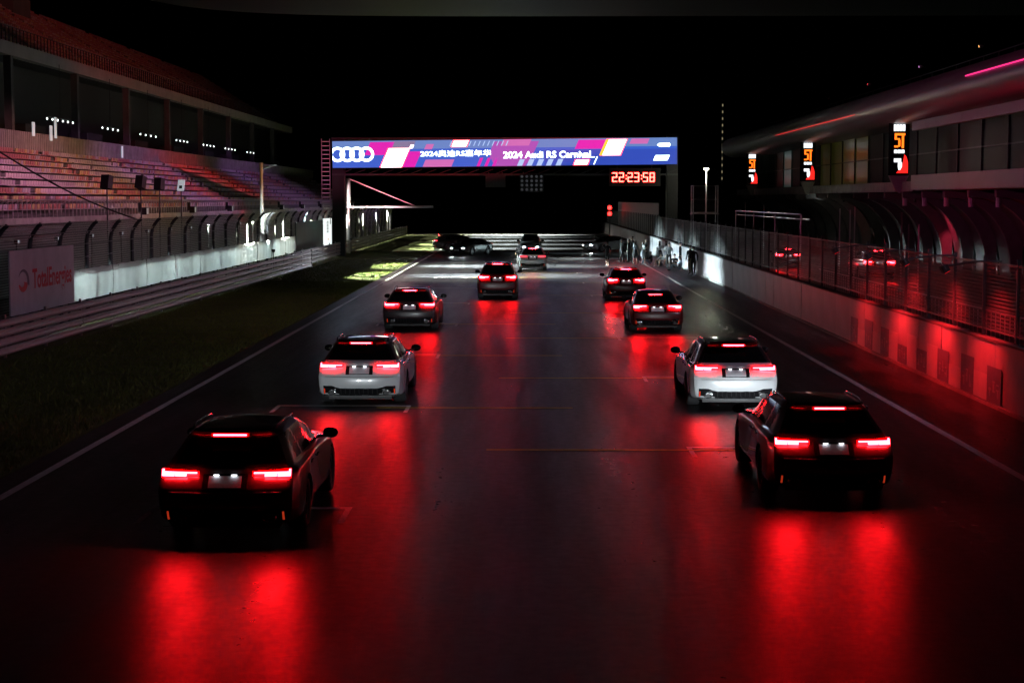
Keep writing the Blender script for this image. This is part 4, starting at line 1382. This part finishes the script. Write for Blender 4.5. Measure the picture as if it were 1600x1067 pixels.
# vertical LED signs on the facade
E('sign_white', (.9, .95, 1), 1.7); E('sign_orange', (1, .16, .01), 2.2); E('sign_red', (1, .02, .015), 1.3); E('sign_grey', (.5, .55, .62), .35)
def led_sign(Y, label):
    t = thing('facade_sign', label, 'sign', (23.9, Y, 0), 0, 'vertical signs on the pit building')
    obj('case', MB().box(-.62, .62, 0, .5, 6.15, 10.35), 'black_gloss', t)
    obj('cap', MB().prism([(-.62, 10.36), (1.3, 10.36), (.9, 10.8), (-.3, 10.65)], 'y', 0, .5), 'steel_dark', t)
    obj('bracket', MB().prism([(-.62, 6.14), (.62, 6.14), (.1, 5.0), (-.2, 5.2)], 'y', .05, .45), 'concrete_pale', t)
    def p(nm, m, polys):
        mb = MB()
        for a in polys:
            mb.prism(a, 'y', -.012, -.002)
        obj(nm, mb, m, t)
    r = lambda x0, x1, z0, z1: [(x0, z0), (x1, z0), (x1, z1), (x0, z1)]
    p('white_blocks', 'sign_white', [r(-.40, -.24, 9.0, 9.42), r(-.21, -.05, 9.0, 9.42), r(-.02, .14, 9.0, 9.42), r(.17, .33, 9.0, 9.42)])
    p('orange_letters', 'sign_orange', [r(-.34, .34, 8.72, 8.86), r(-.34, -.2, 8.44, 8.72), r(-.2, .0, 8.44, 8.54), r(-.1, .03, 8.0, 8.44), r(-.36, -.1, 7.95, 8.07), r(.12, .26, 7.9, 8.72)])
    p('white_bar', 'sign_white', [r(-.36, -.16, 7.58, 7.8), r(-.13, .07, 7.58, 7.8), r(.1, .3, 7.58, 7.8)])
    p('white_numeral', 'sign_white', [r(-.36, .1, 7.0, 7.24), r(-.1, .16, 6.72, 7.0), [(-.1, 6.72), (.16, 6.72), (.06, 6.5), (-.06, 6.5)]])
    p('red_sail', 'sign_red', [[(-.2, 6.3), (.55, 6.3), (.55, 7.0), (.42, 7.4), (.3, 7.5), (.24, 7.1), (.1, 6.47), (-.1, 6.45)]])
    return t
led_sign(108.5, 'nearest tall black sign with orange, white and red shapes on the pit building')
led_sign(144.0, 'middle tall black sign with orange, white and red shapes on the pit building')
led_sign(180.0, 'farthest tall black sign with orange, white and red shapes on the pit building')
# coloured wash lamps added on the pit roof to light the stand
MAG, PUR, ORA, RED = (1, .16, .62), (.72, .28, 1), (1, .42, .14), (1, .07, .10)
K_ = 1.0
for (y, ty, tz, w, col, nm) in ((62, 84, 6.5, 72000, (1, .36, .58), 'pale magenta'), (76, 100, 6.5, 60000, (1, .32, .52), 'magenta'), (92, 112, 6, 42000, ORA, 'orange'), (106, 132, 6, 56000, (.9, .32, .8), 'deep violet'), (122, 150, 5.0, 90000, RED, 'red'), (70, 146, 18.5, 45000, (1, .17, .14), 'dim orange'), (138, 186, 5.2, 45000, PUR, 'far violet')):
    wash_lamp((24.5, y, 12.9), (-29, ty, tz), w, col, 30, '%s added wash lamp on the pit building roof aimed at the stand' % nm, 'added wash lamps on the pit building roof', .8).children[-1].scale = (1, .36 if tz < 10 else .5, 1)
wash_lamp((-34.0, 60, 17.2), (24, 90, 9.2), 12000, (1, .12, .45), 50, 'added rose wash lamp on the stand balcony aimed at the pit building', 'added wash lamps on the stand balcony', .9).children[-1].scale = (1, .34, 1)  # balcony lamps added to redden the pit building front
wash_lamp((-34.0, 66, 17.2), (24, 66, 6.0), 70000, (1, .04, .20), 17, 'added red wash lamp on the stand balcony aimed at the pit building', 'added wash lamps on the stand balcony', .9)
wash_lamp((24.5, 48, 12.9), (-16, 72, 1.2), 4200, (1, .55, .76), 34, 'added pink wash lamp on the pit building roof aimed at the steel guard rail', 'added wash lamps on the pit building roof', .8)  # lamp added to tint the guard rail pink
wash_lamp((24.5, 34, 12.9), (-6, 46, 0), 5200, (.85, .68, 1), 88, 'dim lilac fill lamp added on the pit building roof aimed down at the track', 'added wash lamps on the pit building roof', 1.0)  # fill lamp added so the white lines show on the dark track
for (y, w, nm) in ((37.5, 800, 'first'), (41.5, 1150, 'second'), (46, 950, 'third'), (51, 500, 'fourth')):  # unseen lamps added for the red gradient on the wall
    wash_lamp((WALLX - .95, y, 3.0), (WALLX, y, 1.35), w, (1, .015, .02), 100, '%s added small red lamp from the near end above the pit wall posters' % nm, 'added red lamps above the pit wall', .9, 1, arm=1.25)

# poles and crossbars in the pit lane
PL_ = {p: '%s thin pale pole from the start gantry along the pit lane' % w for p, w in zip((1163, 1192, 1310, 1326, 1333, 1406, 1417, 1433), ('first', 'second', 'third', 'fourth', 'fifth', 'sixth', 'seventh', 'eighth'))}
for (px, yt, yb) in ((1310, 326, 362), (1326, 328, 366), (1333, 323, 360), (1406, 332, 374), (1417, 350, 372), (1433, 350, 372), (1163, 316, 338), (1192, 320, 345)):
    Y = 2600 * 16.5 / (px - 828); s = 2600 / Y
    t = thing('pit_pole', PL_[px], 'pole', (16.5, Y, 0), 0, 'thin pale poles in the pit lane')
    zt = max(1.2, 4.6 - (yt - 312) / s)
    obj('shaft', MB().tube([(0, 0, 0), (0, 0, zt)], .035, 6), 'white_paint', t)
    obj('foot', MB().box(-.2, .2, -.2, .2, 0, .05), 'steel_dark', t)
t = thing('pit_gantry', 'thin dark pipe frame spanning the pit stands', 'frame', (15.4, 95, 0))
obj('crossbar', MB().tube([(0, 0, 3.75), (0, 30, 3.75)], .05, 6), 'steel', t)
obj('crossbar', MB().tube([(.5, 0, 3.45), (.5, 34, 3.45)], .04, 6), 'steel', t)
for y in (0, 10, 20, 30):
    obj('leg', MB().tube([(0, y, 0), (0, y, 3.75)], .05, 6), 'steel', t)
# wire-caged scaffold tower by the right gantry column
t = thing('scaffold_tower', 'small lit scaffold platform beside the right gantry column', 'scaffold', (12.6, 129, 0))
for (x, y) in ((0, 0), (1.9, 0), (0, 1.6), (1.9, 1.6)):
    obj('upright', MB().tube([(x, y, 0), (x, y, 5.7)], .05, 6), 'galv', t)
for z in (3.6, 4.6, 5.65):
    obj('rail', MB().tube([(0, 0, z), (1.9, 0, z)], .03, 6).tube([(0, 1.6, z), (1.9, 1.6, z)], .03, 6).tube([(0, 0, z), (0, 1.6, z)], .03, 6), 'galv', t)
obj('deck', MB().box(-.1, 2.0, -.1, 1.7, 3.45, 3.55), 'concrete_pale', t)
obj('mesh_side', MB().add([(0, .02, 3.6), (1.9, .02, 3.6), (1.9, .02, 5.6), (0, .02, 5.6)], [(0, 1, 2, 3)]), 'net_pale', t)
# tall blank boards on the wall beyond the gantry
t = thing('wall_screen', 'tall pale panel screen above the pit wall beyond the gantry', 'screen', (10.75, 140, 0))
for i in range(16):
    obj('panel', MB().box(0, .08, i * 4 + .03, i * 4 + 3.97, 1.52, 4.3), 'fascia_white', t)

# wing-shaped building bridging the track high up
n = 40; vs = []
mat('wing_skin', (.022, .022, .022), .55, noise=(.05, .2))
for i in range(n + 1):
    u = i / n
    x = -34.5 + 100 * u
    e = math.sqrt(max(0, 1 - (2 * u - 1) ** 6)) * .96 + .04
    for k in range(16):
        a = 2 * math.pi * k / 16
        vs.append((x, 140 + 11 * e * math.cos(a), 22.6 + (3.4 if math.sin(a) > 0 else 2.6) * e * math.sin(a)))
fs = [(i * 16 + k, i * 16 + (k + 1) % 16, (i + 1) * 16 + (k + 1) % 16, (i + 1) * 16 + k) for i in range(n) for k in range(16)] + [tuple(range(16)), tuple(range(n * 16, n * 16 + 16))]
wg = thing('wing_building', 'dark wing-shaped bridge building high above the track', 'building', (0, 140, 0))
w = obj('hull', MB().add([(a, b - 140, c) for a, b, c in vs], fs), 'wing_skin', wg, True)
obj('support', MB().box(-48, -44, 3, 8, 0, 22), 'concrete_dark', wg)
obj('support', MB().box(46, 49, 3, 8, 0, 22), 'concrete_dark', wg)

# ------------------------------------------------------------------ people
SHIRT = {'black': mat('cloth_black', (.015, .015, .017), .85), 'white': mat('cloth_white', (.62, .63, .65), .85), 'grey': mat('cloth_grey', (.22, .23, .25), .85),
         'khaki': mat('cloth_khaki', (.17, .15, .10), .85), 'blue': mat('cloth_blue', (.25, .33, .42), .85)}
def body_mesh(pose, top, bottom, bare_legs, sleeves):
    """one continuous skinned body; pose gives joint positions"""
    V, E_, Rd, seg = [], [], [], []
    names = {}
    def jv(nm, p, r):
        names[nm] = len(V); V.append(p); Rd.append(r); return names[nm]
    for nm, p, r in pose['joints']: jv(nm, p, r)
    for a, b, kind in pose['bones']:
        E_.append((names[a], names[b])); seg.append((Vector(V[names[a]]), Vector(V[names[b]]), kind))
    me = bpy.data.meshes.new('skeleton'); me.from_pydata(V, E_, [])
    ob = bpy.data.objects.new('tmp_body', me); C.objects.link(ob)
    sk = ob.modifiers.new('skin', 'SKIN'); sk.use_smooth_shade = True
    for i, sv in enumerate(me.skin_vertices[0].data):
        rr = Rd[i]
        sv.radius = rr if isinstance(rr, tuple) else (rr, rr)
        sv.use_root = (i == names['pelvis'])
    sb_ = ob.modifiers.new('sub', 'SUBSURF'); sb_.levels = 1; sb_.render_levels = 1
    dg = bpy.context.evaluated_depsgraph_get(); dg.update()
    out = bpy.data.meshes.new_from_object(ob.evaluated_get(dg))
    bpy.data.objects.remove(ob)
    out.materials.clear()
    ms = [MATS['skin'], SHIRT[top], SHIRT[bottom], MATS['rubber'] if bottom != 'grey' else SHIRT['white']]
    for m in ms: out.materials.append(m)
    look = {'head': 0, 'neck': 0, 'torso': 1, 'hip': 2, 'uarm': 1, 'farm': 1 if sleeves else 0, 'hand': 0, 'thigh': 2, 'shin': 0 if bare_legs else 2, 'foot': 3}
    for p in out.polygons:
        c = p.center; best = None
        for a, b, k in seg:
            ab = b - a; t_ = max(0, min(1, (c - a).dot(ab) / max(1e-9, ab.length_squared)))
            d = (c - (a + ab * t_)).length
            if best is None or d < best[0]: best = (d, k)
        p.material_index = look[best[1]]
        p.use_smooth = True
    # five fingers a hand, each its own tapered chain rooted in the palm
    bm = bmesh.new(); bm.from_mesh(out)
    for s in ('l', 'r'):
        h = Vector(V[names['hand' + s]]); w = Vector(V[names['wrist' + s]])
        d = (h - w).normalized(); side = d.cross(Vector((0, 1, .01))).normalized()
        up = side.cross(d).normalized()
        for i in range(5):
            if i < 4:
                off = up * (-.03 + .02 * i); ln = (.06, .075, .07, .055)[i]; dr = d
            else:
                off = up * .035 - d * .04; ln = .05; dr = (d + up * .8).normalized()
            ring0 = []
            for rad, p in ((.009, h + off), (.008, h + off + dr * ln * .55), (.005, h + off + dr * ln + side * .015)):
                ring0.append([bm.verts.new(p + side * rad * math.cos(a) + up * rad * math.sin(a)) for a in (0, 2.1, 4.2)])
            for q in range(2):
                for j in range(3):
                    bm.faces.new((ring0[q][j], ring0[q][(j + 1) % 3], ring0[q + 1][(j + 1) % 3], ring0[q + 1][j]))
            bm.faces.new(ring0[2])
    bm.to_mesh(out); bm.free()
    return out
BONES = [('pelvis', 'waist', 'torso'), ('waist', 'chest', 'torso'), ('chest', 'neck', 'torso'), ('neck', 'jaw', 'neck'), ('jaw', 'brow', 'head'), ('brow', 'crown', 'head')]
for s in 'lr':
    BONES += [('chest', 'sh' + s, 'torso'), ('sh' + s, 'el' + s, 'uarm'), ('el' + s, 'wrist' + s, 'farm'), ('wrist' + s, 'hand' + s, 'hand'),
              ('pelvis', 'hip' + s, 'hip'), ('hip' + s, 'kn' + s, 'thigh'), ('kn' + s, 'an' + s, 'shin'), ('an' + s, 'toe' + s, 'foot')]
def pose_stand(H=1.72, arms='down', stride=.0, lean=0):
    f = H / 1.72; J = []
    def a(n, x, y, z, r): J.append((n, (x * f, y * f + lean * z, z * f), r if not isinstance(r, tuple) else r))
    a('pelvis', 0, 0, .93, (.13, .10)); a('waist', 0, .01, 1.08, (.125, .09)); a('chest', 0, 0, 1.30, (.15, .10)); a('neck', 0, .0, 1.46, .052)
    a('jaw', 0, .02, 1.53, .062); a('brow', 0, .015, 1.62, .085); a('crown', 0, 0, 1.70, .055)
    for s, sx in (('l', -1), ('r', 1)):
        a('sh' + s, sx * .185, 0, 1.38, .058)
        if arms == 'phone' or (arms == 'one' and s == 'r'):
            a('el' + s, sx * .25, .10, 1.14, .043); a('wrist' + s, sx * .12, .30, 1.34, .030); a('hand' + s, sx * .09, .34, 1.42, .032)
        elif arms == 'head' and s == 'l':
            a('el' + s, sx * .36, .05, 1.46, .043); a('wrist' + s, sx * .20, .08, 1.62, .030); a('hand' + s, sx * .13, .08, 1.66, .032)
        elif arms == 'folded':
            a('el' + s, sx * .26, .05, 1.12, .045); a('wrist' + s, sx * .02, .20, 1.16, .032); a('hand' + s, -sx * .07, .19, 1.19, .034)
        else:
            a('el' + s, sx * .245, -.03, 1.12, .043); a('wrist' + s, sx * .25, .04, .88, .030); a('hand' + s, sx * .245, .07, .79, .034)
        st = stride * sx
        a('hip' + s, sx * .095, 0, .88, .088); a('kn' + s, sx * .105, .03 + st * .5, .48, .060); a('an' + s, sx * .11, -.02 + st, .085, .040); a('toe' + s, sx * .13, .15 + st, .035, .036)
    return dict(joints=J, bones=BONES)
def pose_sit():
    J = []
    def a(n, x, y, z, r): J.append((n, (x, y, z), r))
    a('pelvis', 0, 0, .14, (.14, .11)); a('waist', 0, -.05, .30, (.125, .09)); a('chest', 0, -.03, .52, (.15, .10)); a('neck', 0, .02, .68, .052)
    a('jaw', 0, .05, .74, .062); a('brow', 0, .05, .83, .085); a('crown', 0, .04, .91, .055)
    for s, sx in (('l', -1), ('r', 1)):
        a('sh' + s, sx * .185, 0, .60, .058); a('el' + s, sx * .25, .18, .42, .043); a('wrist' + s, sx * .16, .38, .48, .030); a('hand' + s, sx * .12, .45, .47, .033)
        a('hip' + s, sx * .10, .05, .12, .088); a('kn' + s, sx * .15, .44, .46, .062); a('an' + s, sx * .15, .66, .09, .042); a('toe' + s, sx * .16, .83, .04, .036)
    return dict(joints=J, bones=BONES)
def person(x, y, facing, label, top, bottom, arms='down', stride=.08, skirt=None, bare=False, sleeves=False, sit=False, H=1.7, long_hair=False):
    ps = pose_sit() if sit else pose_stand(H, arms, stride)
    me = body_mesh(ps, top, bottom, bare, sleeves)
    t = link('person', me, None, (x, y, 0), R(facing))
    tag(t, label, 'person', 'bystanders by the pit wall')
    J = {n: Vector(p) for n, p, r in ps['joints']}
    br = J['brow']
    mb = MB(); vs = []; n = 14
    rings = [(0, .115, .0), (30, .112, 0), (55, .112, 0), (78, .108, 0), (100, .102, 1), (122, .094, 1)]
    if long_hair: rings += [(140, .12, 1), (152, .19, 1), (160, .30, 1)]
    for (el, r, backonly) in rings:
        for k in range(n + 1):
            az = (math.pi * .72) * (2 * k / n - 1) if backonly else 2 * math.pi * k / n
            e = R(el)
            vs.append((br.x + .88 * r * math.sin(e) * math.sin(az), br.y - .01 - r * math.sin(e) * math.cos(az), br.z + .01 + r * math.cos(e) * (1 if not backonly or el < 130 else 1)))
    m = n + 1
    fs = [(i * m + k, i * m + k + 1, (i + 1) * m + k + 1, (i + 1) * m + k) for i in range(len(rings) - 1) for k in range(n)]
    mb.add(vs, fs)
    obj('hair', mb, 'hair', t, True)
    # nose and ears
    obj('nose', MB().add([(br.x - .015, br.y + .075, br.z - .05), (br.x + .015, br.y + .075, br.z - .05), (br.x, br.y + .105, br.z - .048), (br.x, br.y + .08, br.z)], [(0, 1, 2), (0, 2, 3), (1, 3, 2), (0, 3, 1)]), 'skin', t)
    if skirt:
        p = J['pelvis']
        vs = []; n = 24
        for (z, r) in ((.16, .135), (.05, .17), (-.12, .21), (-.30, .235)):
            for k in range(n):
                a = 2 * math.pi * k / n
                rr = r * (1 + (.05 * (k % 2) if z < .1 else 0))
                vs.append((p.x + rr * math.cos(a), p.y + .85 * rr * math.sin(a), p.z + z))
        fs = [(i * n + k, i * n + (k + 1) % n, (i + 1) * n + (k + 1) % n, (i + 1) * n + k) for i in range(3) for k in range(n)]
        o = obj('skirt', MB().add(vs, fs), 'black', t)
        o.data.materials[0] = SHIRT[skirt]
    return t
PEOPLE = [
    dict(x=5.35, y=115, facing=20, label='person in black shirt and shorts standing alone with one arm raised', top='black', bottom='black', arms='head', bare=True, stride=.12),
    dict(x=6.75, y=123, facing=-60, label='person in black clothes standing closest to the white saloon', top='black', bottom='black', sleeves=True, arms='folded'),
    dict(x=7.25, y=122.4, facing=70, label='person in black clothes standing just right of the one by the white saloon', top='black', bottom='black', sleeves=True),
    dict(x=7.45, y=118, facing=-50, label='person in grey white shirt and dark short skirt with bare legs', top='grey', bottom='black', skirt='black', bare=True, long_hair=True),
    dict(x=8.0, y=117.6, facing=-80, label='person in bright white shirt and pale grey pleated skirt holding out an arm', top='white', bottom='grey', skirt='grey', bare=True, arms='one', long_hair=True),
    dict(x=8.6, y=123.4, facing=100, label='person in dark clothes behind the outstretched arm of the white-shirted one', top='black', bottom='black', sleeves=True, arms='one'),
    dict(x=7.75, y=126, facing=170, label='tall person in dark clothes half hidden behind the skirted pair', top='black', bottom='khaki', H=1.82),
    dict(x=8.55, y=117.6, facing=75, label='person in black top and light jeans sitting on the ground', top='black', bottom='blue', sit=True, sleeves=True),
    dict(x=9.1, y=117, facing=-30, label='person in white shirt and black skirt looking at a phone', top='white', bottom='black', skirt='black', bare=True, arms='phone', long_hair=True),
    dict(x=9.42, y=115.4, facing=-70, label='person in white shirt and grey skirt standing before the lit wall', top='white', bottom='grey', skirt='grey', bare=True, long_hair=True),
    dict(x=9.0, y=114.6, facing=150, label='person in white sitting on the ground between the standing skirts', top='white', bottom='grey', sit=True, bare=True),
    dict(x=9.35, y=112, facing=160, label='slim person in dark grey standing beside the seated ones', top='grey', bottom='black', sleeves=True),
    dict(x=9.8, y=112.8, facing=165, label='person in dark top sitting against the wall holding something pale', top='black', bottom='black', sit=True),
    dict(x=9.95, y=110.4, facing=-100, label='person all in black leaning by the wall among the seated ones', top='black', bottom='black', sleeves=True, H=1.78),
    dict(x=9.75, y=108, facing=90, label='person in pale blue sitting at the foot of the wall', top='blue', bottom='blue', sit=True),
    dict(x=9.9, y=103, facing=30, label='person in black jacket and khaki trousers walking along the wall', top='black', bottom='khaki', sleeves=True, stride=.14, H=1.8),
    dict(x=9.85, y=100.4, facing=20, label='person all in black nearest the camera beside the lit wall', top='black', bottom='black', sleeves=True, stride=.1, H=1.8),
    dict(x=-.75, y=118, facing=150, label='person in white shirt standing between the two silver cars', top='white', bottom='black', sleeves=True),
]
for p in PEOPLE: person(**p)
